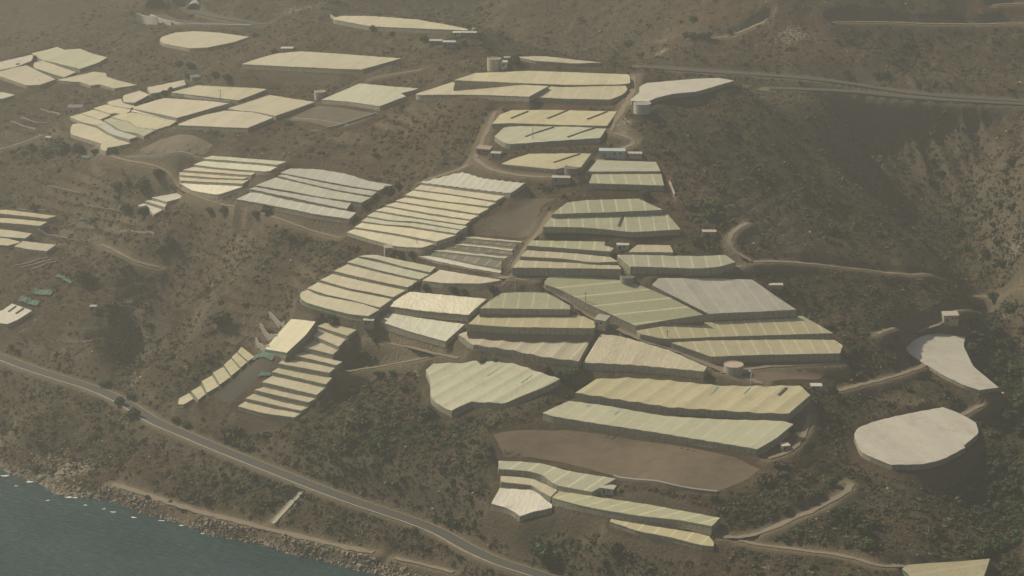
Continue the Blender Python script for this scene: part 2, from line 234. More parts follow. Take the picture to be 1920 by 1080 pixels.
WN = ['greyish ridged roof, highest strip of the ten-strip stepped block in the centre', 'Strip just under the greyish ridged one in the ten-strip stepped block', 'Third strip from the top of the ten-strip stepped block',
      'Fourth strip from the top of the ten-strip stepped block', 'Fifth strip from the top of the ten-strip stepped block', 'Fifth strip from the bottom of the ten-strip stepped block',
      'Fourth strip from the bottom of the ten-strip stepped block', 'Third strip from the bottom of the ten-strip stepped block, a thin wavy one', 'Broad tan strip second from the bottom of the ten-strip stepped block', 'Bottom strip of the ten-strip stepped block with a rounded front']
for n, (p, c) in zip(WN, W): G(n, g, '11', p, c, 2.9, wav=(.25 if c == 'a' else .05), **({'P': 6} if c == 'a' else {}))
g = 'narrow plastic tunnels on the open terraces right of the centre block'
G('topmost pale tunnel strip at the foot of the ploughed terraces', g, '11', [(1515,684),(1560,683),(1760,706),(2000,728),(1990,736),(1720,716),(1530,694)], 'c', 1.0)
G('second narrow tunnel strip on the open terraces', g, '11', [(1395,738),(1450,727),(1680,752),(1930,788),(1920,799),(1640,766),(1400,746)], 'c', 1.0)
G('third narrow tunnel strip on the open terraces, greenish', g, '11', [(1310,790),(1340,778),(1620,812),(1890,845),(1870,857),(1580,825),(1320,797)], 'v', 1.0)
G('white bulging tunnel strip, lowest on the open terraces', g, '11', [(1220,838),(1240,828),(1400,858),(1620,905),(1840,948),(1835,966),(1600,928),(1370,882)], 'w', 1.4)
q7 = lambda pts: [(700+x/5.333, 400+y/5.333) for x, y in pts]
for lab, pts in (('dark netted strip between the first and second tunnels on the open terraces', [(860,255),(1450,303),(1420,335),(1100,300),(820,272)]), ('dark netted strip between the second and third tunnels on the open terraces', [(695,305),(1400,382),(1390,412),(1100,388),(680,328)]),
                 ('broad dark netted strip above the white bulging tunnel', [(580,378),(1290,472),(1280,548),(1000,505),(820,462),(565,400)])): GH.append((lab, g, q7(pts), 'n', .8, {}))
g = 'six cream strips of the rounded block right of the scrub slope'
Y = [('Top strip of the rounded six-strip block, pale green, glittering front edge', '11', [(768,840),(830,832),(900,827),(1100,870),(1350,920),(1305,963),(1100,918),(900,860)], 'v'),
     ('Second strip down the rounded six-strip block', '11', [(682,885),(765,849),(900,880),(1100,930),(1300,977),(1228,1018),(950,955)], 'v'),
     ('Third strip down the rounded six-strip block', '11', [(582,953),(690,900),(950,967),(1222,1027),(1135,1076),(850,1018)], 'c'),
     ('Fourth strip down the rounded six-strip block', '11', [(482,1020),(580,972),(850,1036),(1125,1092),(1030,1148),(700,1085)], 'c'),
     ('Fifth strip down the rounded six-strip block, above the one with green netting', '12', [(385,3),(470,-48),(700,18),(1022,78),(928,148),(700,88),(540,55)], 'c'),
     ('Bottom strip of the rounded six-strip block with a green net along its curved end', '12', [(328,60),(340,30),(390,8),(470,52),(780,108),(928,160),(840,213),(700,200),(480,145),(380,115),(340,90)], 'c')]
for n, t, p, c in Y: G(n, g, t, p, c, 2.9, **({'hem': 'gn'} if 'Bottom' in n else {}))
G('flat tan greenhouse with a curved front wall, between the open terraces and the dark hedge', None, '11', [(1248,1023),(1310,985),(1380,942),(1600,980),(1840,1020),(1700,1045),(1400,1040)], 't', 4)
g = 'two wide greenhouses right of the rounded block'
G('wide cream greenhouse with a tall dark front wall, right of the rounded block', g, '12', [(982,140),(1130,37),(1160,22),(1430,48),(1730,77),(1590,208),(1200,168)], 'c', 3.8, wav=.1, sc=.4, tilt=.8)
G('wide bluish grey greenhouse with a slanting front, below the wide cream one', g, '12', [(877,235),(960,178),(1250,222),(1568,267),(1420,405),(1150,328)], 'v', 3.6, sc=.5, tilt=.75)
G('upright lemon greenhouse panel standing left of the ten little cream steps', None, '12', [(68,458),(160,345),(262,234),(350,238),(448,252),(380,345),(230,485)], 'y', 3, seam=(-.8,1), hem='gn')
g = 'ten little cream strips stepping down beside the scrub slope'
BB = [[(462,285),(520,260),(755,312),(685,360)], [(397,343),(450,305),(680,377),(620,438)], [(302,428),(395,370),(617,462),(575,498)], [(237,490),(300,462),(450,505),(648,552),(603,578)],
      [(168,565),(225,524),(400,560),(600,592),(550,636)], [(120,628),(165,600),(360,640),(573,672),(525,723)], [(45,705),(125,660),(330,705),(518,747),(455,803)], [(-12,765),(60,742),(260,790),(450,828),(395,858)],
      [(-78,828),(-20,792),(180,850),(390,893),(340,920)], [(-135,885),(-78,850),(140,905),(338,938),(290,970),(60,940)]]
BN = ['Topmost', 'Second', 'Third', 'Fourth', 'Fifth', 'Sixth', 'Seventh', 'Eighth', 'Ninth', 'Bottom']
for n, p in zip(BN, BB): G(n+' of the ten little cream strips stepping down the spur, counted from the top', g, '12', p, 'c', 2.8)
g = 'chain of small yellow roofs joined by green net bands'
CC = [[(1782,480),(1810,440),(1908,515),(1862,548)], [(1737,518),(1783,478),(1858,550),(1805,596)], [(1680,574),(1735,528),(1800,605),(1735,657)], [(1596,634),(1675,592),(1728,667),(1648,722)],
      [(1513,698),(1590,657),(1640,735),(1552,784)], [(1433,774),(1505,732),(1543,795),(1488,838)], [(1336,868),(1345,825),(1420,787),(1450,830),(1380,870)]]
CN = ['Uppermost', 'Second highest', 'Third highest', 'Middle', 'Third lowest', 'Second lowest', 'Lowest']
for i, (n, p) in enumerate(zip(CN, CC)):
    if i == 3: n = 'Fourth highest'
    G(n+' in the chain of seven small yellow roofs joined by green net bands', g, '02', p, 'y', 2.2, **({'hem': 'gn'} if i < 6 else {}))

# ---------------------------------------------------------------- roads, tracks, walls, fields, small buildings (spots as seen)
COAST_ROAD = [(-60,648),(0,670),(60,693),(120,712),(170,727),(215,745),(255,768),(290,792),(340,812),(400,838),(480,870),(560,902),(640,933),(720,960),(780,980),(830,1000),(880,1030),(940,1057),(1000,1075),(1060,1095),(1130,1125)]
TRACKS = [
 ('dirt track', 4, [(930,205),(905,262),(893,295),(870,315),(830,328),(790,345)]), ('dirt track', 5, [(893,298),(915,318),(960,330),(1030,333),(1090,331),(1108,318),(1135,290),(1165,280),(1190,268),(1178,257),(1140,247)]),
 ('lane', 5, [(1142,247),(1155,225),(1172,195),(1188,165),(1188,140)]), ('dirt track', 4, [(1033,395),(1010,435),(985,460),(960,508)]),
 ('farm lane', 7, [(935,523),(985,524),(1010,528),(1040,545),(1075,572),(1100,588),(1130,602),(1170,622),(1215,642),(1260,655),(1310,675),(1345,690),(1380,706),(1430,720)]),
 ('dirt track', 4, [(985,524),(1060,517),(1180,517),(1300,515),(1380,502),(1410,493)]), ('dirt track', 4.5, [(1410,493),(1375,472),(1366,450),(1375,432),(1400,418)]),
 ('contour track', 4.5, [(1410,491),(1480,492),(1560,500),(1640,508),(1700,517),(1780,527),(1850,536),(1940,548)]),
 ('dirt track', 4, [(1645,627),(1680,612),(1720,603),(1780,596),(1850,590)]), ('dirt track', 4.5, [(1570,732),(1620,720),(1660,712),(1705,698),(1738,686),(1728,674),(1712,664)]),
 ('dirt track', 4.5, [(1350,1005),(1390,1009),(1430,1001),(1480,978),(1540,950),(1580,928),(1597,912),(1588,903)]), ('dirt track', 4, [(1385,1014),(1440,1026),(1520,1033),(1600,1045),(1650,1062),(1700,1066)]),
 ('dirt track', 4, [(1845,748),(1838,760),(1800,775)]), ('dirt track', 3.5, [(485,398),(517,409),(560,425),(590,434),(640,444)]),
 ('dirt track', 4, [(690,628),(740,640),(805,662),(860,672)]), ('dirt track', 3.5, [(642,691),(700,687),(760,678),(805,668)]),
 ('left access track', 4, [(178,280),(200,290),(240,302),(290,310),(318,322),(330,345),(345,362),(385,376),(410,382)]), ('left access track', 4, [(410,382),(440,386),(470,395)]),
 ('dirt track', 4, [(1518,775),(1514,800),(1500,828),(1480,850),(1440,861)]), ('dirt track', 4, [(1350,700),(1400,693),(1460,685),(1580,683)]),
 ('coast path', 6, [(212,908),(250,920),(300,938),(350,953),(400,968),(480,987),(540,1002),(600,1016),(660,1030),(700,1037)]), ('coast path', 4, [(740,1047),(800,1061),(850,1074)]),
 ('hill track', 4, [(1240,80),(1310,75),(1360,74),(1400,58),(1440,33)]), ('hill track', 4.5, [(1560,42),(1650,40),(1750,46),(1850,48),(1880,42),(1940,46)]), ('hill track', 4, [(1860,12),(1880,7),(1940,7)]),
 ('hill track', 3, [(695,150),(740,140),(790,130)]), ('hill track', 3, [(0,282),(40,270),(80,252)]), ('dirt track', 3, [(190,460),(245,492),(300,505)]),
]
MOTORWAY = [[(1200,125),(1270,131),(1350,136),(1440,142),(1520,148),(1590,156),(1650,166),(1700,174),(1760,180),(1850,186),(1960,192)], [(1440,166),(1520,168),(1600,172),(1680,181),(1760,187),(1850,192),(1960,198)],
            [(300,30),(335,41),(400,45),(470,47),(540,44)], [(345,14),(370,25),(420,36),(480,44)]]
FIELDS = [  # outline, colour, label-ish name
 ([(862,442),(985,456),(972,480),(950,514),(790,486),(812,462)], (.048,.041,.031), 0),
 ([(488,668),(548,640),(520,672),(470,722),(432,758),(398,742),(440,705)], (.048,.043,.031), 0),
 ([(925,815),(1000,806),(1060,806),(1130,814),(1240,832),(1380,858),(1425,880),(1400,900),(1345,922),(1290,915),(1220,905),(1155,893),(1100,878),(1050,866),(1000,858),(945,858)], (.125,.092,.057), 0),
 ([(540,225),(590,200),(640,202),(710,213),(650,238),(620,240)], (.095,.074,.049), 0),
 ([(240,292),(300,262),(335,252),(400,272),(385,290),(340,288),(280,289)], (.13,.105,.07), 0),
 ([(948,368),(1040,372),(1020,400),(1000,438),(880,436)], (.10,.079,.052), 1),
 ([(1360,700),(1420,688),(1500,690),(1560,698),(1530,712),(1440,716)], (.14,.10,.066), 0),
]
WALLS = [  # low walls: spots, height, thickness, colour, label
 ([(235,292),(270,292),(330,290),(385,295)], 1.6, .6, (.42,.38,.30), 'pale low wall along the foot of the bare tan plot on the left'),
 ([(325,179),(360,183),(400,188),(432,192)], 1.6, .6, (.5,.48,.42), 'white low wall in front of the lengthwise seamed roof'),
 ([(482,126),(520,130),(580,134),(620,134)], 1.8, .6, (.55,.5,.38), 'sunlit low wall along the front of the wide tan greenhouse'),
 ([(940,313),(980,318),(1040,325)], 1.8, .6, (.45,.41,.34), 'white low wall before the yellow one-vent greenhouse'),
 ([(580,240),(620,243),(665,227),(705,215)], 1.5, .6, (.36,.35,.27), 'low kerb wall round the ploughed plot below the green tinted roof'),
 ([(550,222),(600,227),(655,236)], .8, .5, (.36,.33,.27), 'thin light kerb across the ploughed plot'),
 ([(620,33),(640,43),(660,48),(690,52)], 2.4, .6, (.40,.36,.27), 'ochre wall round the left tip of the lens shaped greenhouse'),
 ([(1150,893),(1210,903),(1270,916),(1345,924)], 1.0, 1.6, (.24,.23,.2), 'grey bank wall at the lower rim of the bare field'),
 ([(1220,816),(1300,835),(1400,853)], .9, .8, (.27,.25,.2), 'thin grey wall between bare field and long green-white roof'),
 ([(505,590),(515,603),(535,613)], 3, .8, (.30,.27,.23), 'highest of the curved stone terrace walls by the lemon roof'),
 ([(488,612),(500,630),(520,640)], 3, .8, (.30,.27,.23), 'second curved stone terrace wall by the lemon roof'),
 ([(480,640),(492,655),(505,662)], 3, .8, (.30,.27,.23), 'lowest curved stone terrace wall by the lemon roof'),
 ([(30,500),(60,492),(90,485)], .9, .6, (.36,.31,.24), 'topmost thin furrow wall on the left terraces'),
 ([(42,505),(70,496),(98,490)], .9, .6, (.36,.31,.24), 'middle thin furrow wall on the left terraces'),
 ([(60,508),(85,500),(105,494)], .9, .6, (.36,.31,.24), 'lowest thin furrow wall on the left terraces'),
 ([(70,434),(100,437),(126,443)], 1.2, .6, (.36,.32,.26), 'low wall round the small green plot at the left edge'),
 ([(160,382),(185,386),(215,390)], 1, .6, (.30,.27,.22), 'faint terrace wall near the left gully head'),
 ([(225,430),(250,436),(290,443)], .8, .5, (.34,.31,.22), 'short yellowish terrace wall above the scrub on the left'),
 ([(80,349),(110,352),(150,357)], .8, .6, (.30,.27,.22), 'thin terrace wall on the far left brown slope'),
 ([(32,388),(60,392),(85,394)], .8, .6, (.30,.27,.22), 'short terrace wall above the yellowish strips'),
 ([(1255,345),(1262,358),(1265,368)], 1.6, .7, (.45,.38,.33), 'pink-white wall right of the square green greenhouse'),
 ([(75,206),(100,211),(112,213)], 1.2, .6, (.42,.38,.32), 'upper white wall of the old terraces on the far left'),
 ([(40,222),(60,227),(88,227)], 1.2, .6, (.42,.38,.32), 'second white wall of the old terraces on the far left'),
 ([(20,230),(45,235),(66,239)], 1.2, .6, (.42,.38,.32), 'lowest white wall of the old terraces on the far left'),
 ([(180,862),(200,880),(210,905)], .01, .01, (.3,.3,.3), None),
 ([(955,875),(1000,868),(1030,875),(1045,890)], .01, .01, (.3,.3,.3), None),
]
WALLS = [w for w in WALLS if w[4]]
TANKS = [  # base centre u, v, radius, height, wall colour, top colour, label
 (926,127,4.5,6.4,(.46,.41,.30),(.2,.18,.14),'tall cream round water tank on the far plateau'),
 (1204,206,5.4,4.4,(.42,.40,.34),(.25,.25,.22),'white round water tank under the tip of the crest greenhouse'),
 (600,183,4.0,4.6,(.50,.46,.38),(.25,.22,.18),'small cream round tank above the ploughed plot'),
 (1072,327,4.6,4.6,(.20,.17,.15),(.12,.11,.09),'dark stone round tank in the notch of the yellow greenhouse'),
 (1375,697,5.4,4.4,(.36,.35,.27),(.42,.32,.24),'squat round tank with tan cover at the bend of the farm lane'),
 (1176,528,4.2,3.4,(.28,.26,.22),(.08,.10,.09),'dark round tank behind the top edge of the largest green greenhouse'),
 (368,147,4.5,2.0,(.30,.28,.23),(.14,.15,.13),'low round basin beside the dark trees on the left hill'),
 (888,62,1.2,3.5,(.6,.56,.45),(.5,.5,.4),'tiny white tank at the right tip of the lens shaped greenhouse'),
]
HUTS = [  # u, v, w, d, h, wall colour, roof colour, turn (deg), label
 (1148,297,16,6,3.6,(.33,.36,.36),(.38,.42,.42),-3,'long blue-grey shed beside the hill track'),
 (1187,298,11,4,2,(.36,.30,.25),(.42,.36,.32),-3,'low pinkish shed right of the long blue-grey shed'),
 (1129,624,7,6,3.6,(.34,.33,.28),(.30,.29,.24),-28,'grey square hut with a window beside the farm lane'),
 (692,633,6,4,2.6,(.30,.29,.24),(.42,.41,.33),-10,'small grey hut below the rounded strip block'),
 (1168,473,7,4,2.6,(.38,.36,.3),(.46,.43,.37),0,'white roofed shed at the head of the service lane'),
 (1141,927,7,5,2.8,(.30,.30,.26),(.38,.37,.30),-20,'grey roofed hut at the right end of the elbow shaped greenhouse'),
 (1472,846,4.4,4,2.6,(.46,.42,.33),(.56,.47,.37),15,'small whitish pink hut by the loop of the lower track'),
 (1531,731,6,4,2,(.32,.32,.28),(.50,.47,.41),0,'white flat roofed hut right of the ochre greenhouse'),
 (1782,612,9,5,4,(.36,.34,.24),(.46,.40,.32),5,'open fronted stone hut beside the ravine track'),
 (1052,348,11,4,2,(.33,.31,.26),(.40,.37,.31),-4,'long low shed among scrub above the green trapezoid roof'),
 (1330,444,8,4,1.4,(.30,.25,.21),(.42,.33,.27),0,'low pinkish roof alone in the dark scrub'),
 (817,86,9,5,3,(.24,.26,.24),(.38,.37,.33),-4,'left one of two grey huts on the far plateau'),
 (842,90,9,5,3,(.24,.27,.26),(.40,.40,.37),-4,'right one of two grey huts on the far plateau'),
 (857,70,6,4,2.4,(.5,.48,.42),(.5,.48,.42),0,'small bright white house below the lens shaped greenhouse'),
 (875,68,14,5,2.6,(.26,.28,.27),(.40,.37,.31),-2,'long dark shed beside the small bright white house'),
 (945,130,4.5,4,2.8,(.55,.51,.44),(.56,.5,.43),0,'tiny white pump house next to the tall cream tank'),
 (951,116,4,3,2.6,(.3,.28,.22),(.34,.32,.26),0,'tiny ochre hut behind the tall cream tank'),
 (538,100,9,5,2,(.4,.33,.28),(.46,.4,.35),0,'small pinkish building behind the wide tan greenhouse'),
 (141,211,11,5,3.6,(.50,.47,.40),(.16,.15,.13),0,'ruined white walled building on the far left terraces'),
 (728,482,5,4,3.4,(.42,.34,.25),(.36,.3,.22),10,'small tan brick hut at the foot of the centre block'),
 (908,290,9,5,3.2,(.26,.2,.16),(.30,.24,.2),-20,'reddish stone building left of the vented greenhouses'),
 (930,296,6,4,2.4,(.33,.31,.27),(.38,.37,.33),-10,'narrow grey outbuilding next to the reddish stone building'),
 (90,264,4,3,2.2,(.4,.37,.31),(.46,.42,.36),-20,'small pale hut by the bushes on the far left'),
 (175,588,4,3,2,(.3,.29,.25),(.36,.34,.29),0,'tiny stone hut beside a round bush above the gully'),
 (1375,580,.1,.1,.1,(.3,.3,.3),(.3,.3,.3),0,None),
 (1455,542,8,3,1.4,(.34,.32,.27),(.44,.40,.33),0,'long flat cistern roof right of the big pinkish white greenhouse'),
 (1262,350,.1,.1,.1,(.3,.3,.3),(.3,.3,.3),0,None),
]
HUTS = [h for h in HUTS if h[8]]
POLES = [  # base u, v, height, label
 (1098,575,9,'thin utility pole beside the farm lane, left of the largest green roof'), (1251,641,7,'utility pole between the two yellow-green roofs'), (1408,720,9.5,'white lattice mast beside the parked truck'),
 (414,196,11,'tall utility pole in front of the lengthwise seamed roof'), (74,158,4,'short pole at the rim of the far left headland'), (999,270,13,'utility pole standing before the greenish vented roof'),
 (1083,353,8,'utility pole above the green trapezoid roof'), (1218,301,4,'short pole by the low pinkish shed'), (573,322,6,'short pole behind the ruffled grey block'), (782,464,5,'thin pole at the rounded foot of the centre block'),
 (966,548,5,'white post above the olive strip greenhouse'), (1062,578,.1,None), (1190,650,.1,None), (682,140,5,'short pole right of the wide tan greenhouse'), (1092,410,4,'thin pole in the dark hedge bank'),
]
POLES = [p for p in POLES if p[3]]
TREES = [  # u, v (foot), crown radius m, kind, place
 (411,612,8.5,0,'standing alone above the dark gully'),(158,532,8,0,'left of the green net terraces'),(207,590,7.5,0,'beside the tiny stone hut above the gully'),(228,760,4.5,0,'at the bend of the coast road, left one'),(252,782,5,0,'at the bend of the coast road, right one'),
 (246,748,3.5,1,'just above the coast road bend'),(197,722,4,1,'at the mouth of the dark gully'),(804,782,5.5,0,'upper of two trees under the fan shaped roof'),(808,808,4.5,0,'lower of two trees under the fan shaped roof'),(1022,1052,9,1,'big and alone above the end of the coast road'),
 (624,604,4.5,0,'above the topmost little cream strip'),(680,668,4,1,'in the scrub below the small grey hut'),(670,767,3.2,0,'in the scrub left of the fan shaped roof'),(654,737,3.4,1,'left of the twin bushes in the central scrub'),(711,706,3.4,1,'upper one of the twin bushes in the central scrub'),(738,704,3,1,'right one of the twin bushes in the central scrub'),(664,738,3.4,0,'right of the ten little cream strips'),(620,760,3,1,'near the lowest little cream strips'),(755,735,3.6,0,'in the scrub by the pale rocks'),
 (1209,370,4.2,0,'at the front of the square green greenhouse'),(730,362,4.2,0,'at the end of the ruffled grey block'),(748,354,3.2,0,'in the hedge gap beside the ruffled grey block'),(683,388,2.8,0,'at the corner of the ruffled grey block'),
 (500,398,6.5,2,'olive, spreading, at the left end of the ruffled grey block'),(478,404,4.5,2,'olive, below the ruffled grey block'),(268,352,7.5,2,'in the thicket left of the six strip roofs, middle'),(240,345,6,2,'in the thicket left of the six strip roofs, left'),(295,335,6,0,'in the thicket left of the six strip roofs, right'),(220,352,5,2,'lowest of the thicket left of the six strip roofs'),
 (90,292,5,0,'in the dark grove on the far left, left one'),(60,282,4,0,'left of the dark grove on the far left'),(120,285,6.5,0,'in the dark grove on the far left, middle'),(150,288,6.5,0,'in the dark grove on the far left, right one'),(176,290,4,0,'at the right end of the far left grove'),(215,285,3.2,0,'beside the hooked corner of the left cluster'),
 (267,404,5.5,0,'next to the three little white strips'),(320,460,5.5,0,'on the terraces below the three little white strips'),(300,470,4.5,1,'on the terraces, lower left of its neighbour'),(236,398,5,0,'left of the three little white strips'),(395,400,4.5,1,'below the six strip roofs, left'),(420,398,4,1,'below the six strip roofs, right'),
 (1345,390,4,1,'on the dark slope, upper'),(1332,406,5,1,'on the dark slope, middle'),(1352,360,4,1,'on the dark slope, highest'),(1306,460,3.5,0,'near the short cream greenhouse'),
 (68,112,3.2,0,'between the two top roofs of the left headland'),(35,126,2.8,0,'in the bush row on the left headland, left'),(45,122,2.6,0,'in the bush row on the left headland, right'),(262,198,2.6,0,'in the bush row of the left cluster, first'),(274,193,2.8,0,'in the bush row of the left cluster, second'),(284,189,2.8,0,'in the bush row of the left cluster, third'),(295,184,2.8,0,'in the bush row of the left cluster, fourth'),(308,176,3,0,'in the bush row of the left cluster, fifth'),(320,172,3,0,'in the bush row of the left cluster, last'),
 (358,130,5,0,'on the hill below the oval greenhouse, right'),(335,124,4.5,0,'on the hill below the oval greenhouse, left'),(405,145,4.5,0,'beside the low round basin'),(350,147,3,0,'left of the low round basin'),(425,150,4,0,'right of the low round basin'),
 (701,58,4,0,'at the front of the lens shaped greenhouse'),(735,68,2.8,0,'below the lens shaped greenhouse'),(796,78,4,0,'beside the two grey huts'),(868,84,2.8,0,'right of the two grey huts'),(900,68,2.6,0,'at the right end of the long dark shed'),(965,120,5,0,'beside the tall cream tank'),(515,100,3.2,0,'behind the wide tan greenhouse'),
 (1283,70,3.5,0,'in the grove on the far hill, left one'),(1297,72,4.5,0,'in the grove on the far hill, second'),(1312,73,4.5,0,'in the grove on the far hill, third'),(1328,73,4.5,0,'in the grove on the far hill, right one'),(1300,38,3.5,0,'above the grove on the far hill'),(1368,64,3.5,0,'right of the grove on the far hill'),
 (1593,82,4,0,'on the far right hill near the bare rocks'),(1693,97,3.2,0,'on the far right hill, small and round'),(1678,120,4,1,'on the far right hill, above the valley notch'),(1692,118,3.5,0,'on the far right hill, beside its twin'),(1660,143,4.5,1,'in the valley notch over the motorway'),(1642,145,4,0,'deep in the valley notch over the motorway'),(1718,104,2.8,0,'on the reddish patch of the far right hill'),
 (1516,224,3.6,1,'on the crest behind the crest greenhouse'),(1895,310,5,0,'at the right edge on the grey scree'),(1765,330,4.5,1,'at the foot of the gullied cliff'),(1745,342,4,1,'at the foot of the gullied cliff, lower'),
 (1792,395,4,1,'in the upper ravine'),(1795,440,4.5,1,'in the ravine beside the pale rocks'),(1812,470,4,0,'in the ravine bend'),(1845,480,4.5,0,'in the ravine bend, lower'),(1880,500,5,1,'in the ravine near the right edge'),(1862,560,5,1,'beside the contour track end'),(1895,580,5,1,'in the ravine under the contour track'),
 (1840,640,5.5,0,'in the wooded ravine right of the flared white roof, first row'),(1865,625,5.5,0,'in the wooded ravine, top'),(1890,650,6,0,'in the wooded ravine at the right edge'),(1870,680,6,1,'in the wooded ravine, middle'),(1900,700,6.5,1,'in the wooded ravine by the edge, middle'),(1880,730,5.5,1,'in the wooded ravine, above its floor'),(1905,760,6.5,1,'in the wooded ravine by the edge, low'),(1885,790,5.5,0,'in the wooded ravine, lowest'),(1850,705,4.5,0,'just right of the flared white roof'),(1910,820,6,0,'near the big rounded white roof at the right edge'),(1820,660,4.5,0,'touching the flared white roof'),
 (1600,985,5,0,'in the green hollow left of the bare patch, upper'),(1615,1005,5.5,0,'in the green hollow left of the bare patch, middle'),(1630,1025,5,1,'in the green hollow left of the bare patch, lower'),(1582,965,4.5,0,'at the head of the green hollow'),(1640,990,3.5,0,'at the right of the green hollow'),
 (1850,1035,5,1,'above the cut-off yellowish greenhouse, left'),(1875,1028,5,1,'above the cut-off yellowish greenhouse, middle'),(1900,1015,5.5,1,'above the cut-off yellowish greenhouse, right'),(1830,1043,3.5,1,'above the cut-off yellowish greenhouse, smallest'),
 (1562,738,4,0,'right of the white flat roofed hut'),(1575,752,3.5,0,'below the white flat roofed hut'),(1588,672,4,0,'at the rounded end of the yellow-green roof'),(1600,662,3.5,0,'above the rounded end of the yellow-green roof'),(1482,812,3.6,0,'by the loop of the lower track'),(1462,1000,.1,9,''),
 (1045,705,4.5,1,'in the dark thicket over the ochre greenhouse, left'),(1060,716,5,0,'in the dark thicket over the ochre greenhouse, middle'),(1078,708,4,0,'in the dark thicket over the ochre greenhouse, right'),(1025,695,3.2,1,'at the left tip of the dark thicket'),(905,680,3.5,1,'above the rim of the fan shaped roof, left'),(930,682,3.5,1,'above the rim of the fan shaped roof, right'),
 (702,640,2.6,0,'touching the small grey hut'),(780,540,3.4,0,'in the hedge under the flat tan greenhouse, left'),(800,545,3,0,'in the hedge under the flat tan greenhouse, second'),(850,548,3.6,0,'in the hedge under the flat tan greenhouse, third'),(868,552,3,0,'in the hedge under the flat tan greenhouse, fourth'),(922,548,4,0,'beside the fork of the farm lane'),(750,480,3,0,'beside the small tan brick hut'),(770,481,2.8,0,'right of the small tan brick hut'),
 (1760,1000,4,0,'in the shade above the bottom right roof'),(350,800,3.6,1,'under the lowest yellow roof'),(330,790,3.4,1,'left under the lowest yellow roof'),(1415,655,.1,9,''),(277,936,2.2,0,'beside the coast path'),(320,942,1.6,1,'small, beside the coast path'),
]
TREES = [t for t in TREES if t[3] != 9]
#   ground cover: u, v, radius across, radius up (pixels), strength
GREEN = [(250,630,50,60,.7),(1850,380,110,110,.75),(1700,230,200,60,.3),(80,30,160,50,.6),(850,30,200,25,.4),(1250,300,50,60,.3),(1550,120,300,40,.25),(400,700,90,60,.3),(1400,250,100,60,.4),(650,850,260,60,.9),(500,800,120,40,.6),(880,880,90,60,.6),(1150,1030,160,40,.7),(1500,960,160,60,.7),(1850,900,120,120,.9),(1870,680,70,130,1.2),(1500,780,120,50,.5),(1600,640,80,50,.5),(1350,400,90,60,.7),(1500,350,140,90,.5),(1700,880,120,60,.5),
         (250,340,90,30,.8),(110,275,90,25,.9),(700,700,120,50,.6),(900,690,90,20,.8),(1150,440,150,12,1),(1060,700,50,20,1),(250,520,120,60,.3),(840,220,60,20,.3),(60,790,60,30,.5),(1120,430,120,10,.9),(560,430,90,40,.5),(990,280,60,10,.6),(1300,530,60,10,.4),(400,930,160,30,.3),(1790,430,50,60,.8),(1450,1020,120,40,.6),(1660,600,90,40,.6),(320,140,60,20,.5)]
RED = [(1280,350,70,60,.7),(800,250,130,50,.6),(650,320,90,30,.7),(1050,205,130,10,1),(1500,80,140,40,.5),(1300,60,120,30,.7),(1840,330,60,60,.35),(1840,450,60,60,.35),(1500,340,120,60,.4),(1680,380,60,20,.6),(300,560,120,50,.5),(860,120,100,20,.7),(1000,45,90,20,.3),(700,230,100,20,.4),(1720,980,60,20,.6),(1640,870,70,30,.5),
       (500,90,80,30,.5),(300,110,90,30,.4),(760,620,60,30,.6),(1530,640,60,30,.6),(1870,40,60,20,.8),(150,350,100,30,.3),(450,450,60,30,.3),(1430,860,60,20,.5),(230,860,80,30,.3),(1000,395,60,20,.5)]
ROCK = [(1490,78,75,22,.7),(1440,60,30,10,.6),(1520,60,40,10,.5),(80,860,90,25,.6),(130,880,80,20,.9),(160,830,50,40,.4),(1780,230,140,50,.2),(1860,270,60,50,.25),(1900,470,25,30,.9),(1700,260,60,50,.4),(1170,238,20,12,1),(1265,370,12,12,.9),(560,15,90,20,.6),(340,600,60,20,.3),(250,715,30,25,.6),(780,695,16,16,.7),(840,910,120,20,.2),(1240,110,20,10,.9),(1430,1070,30,15,.6),(150,740,50,30,.3),(220,800,40,40,.4),(1890,580,20,15,.8),(1600,200,30,30,.3),(500,20,60,20,.4)]
DENSE = GREEN
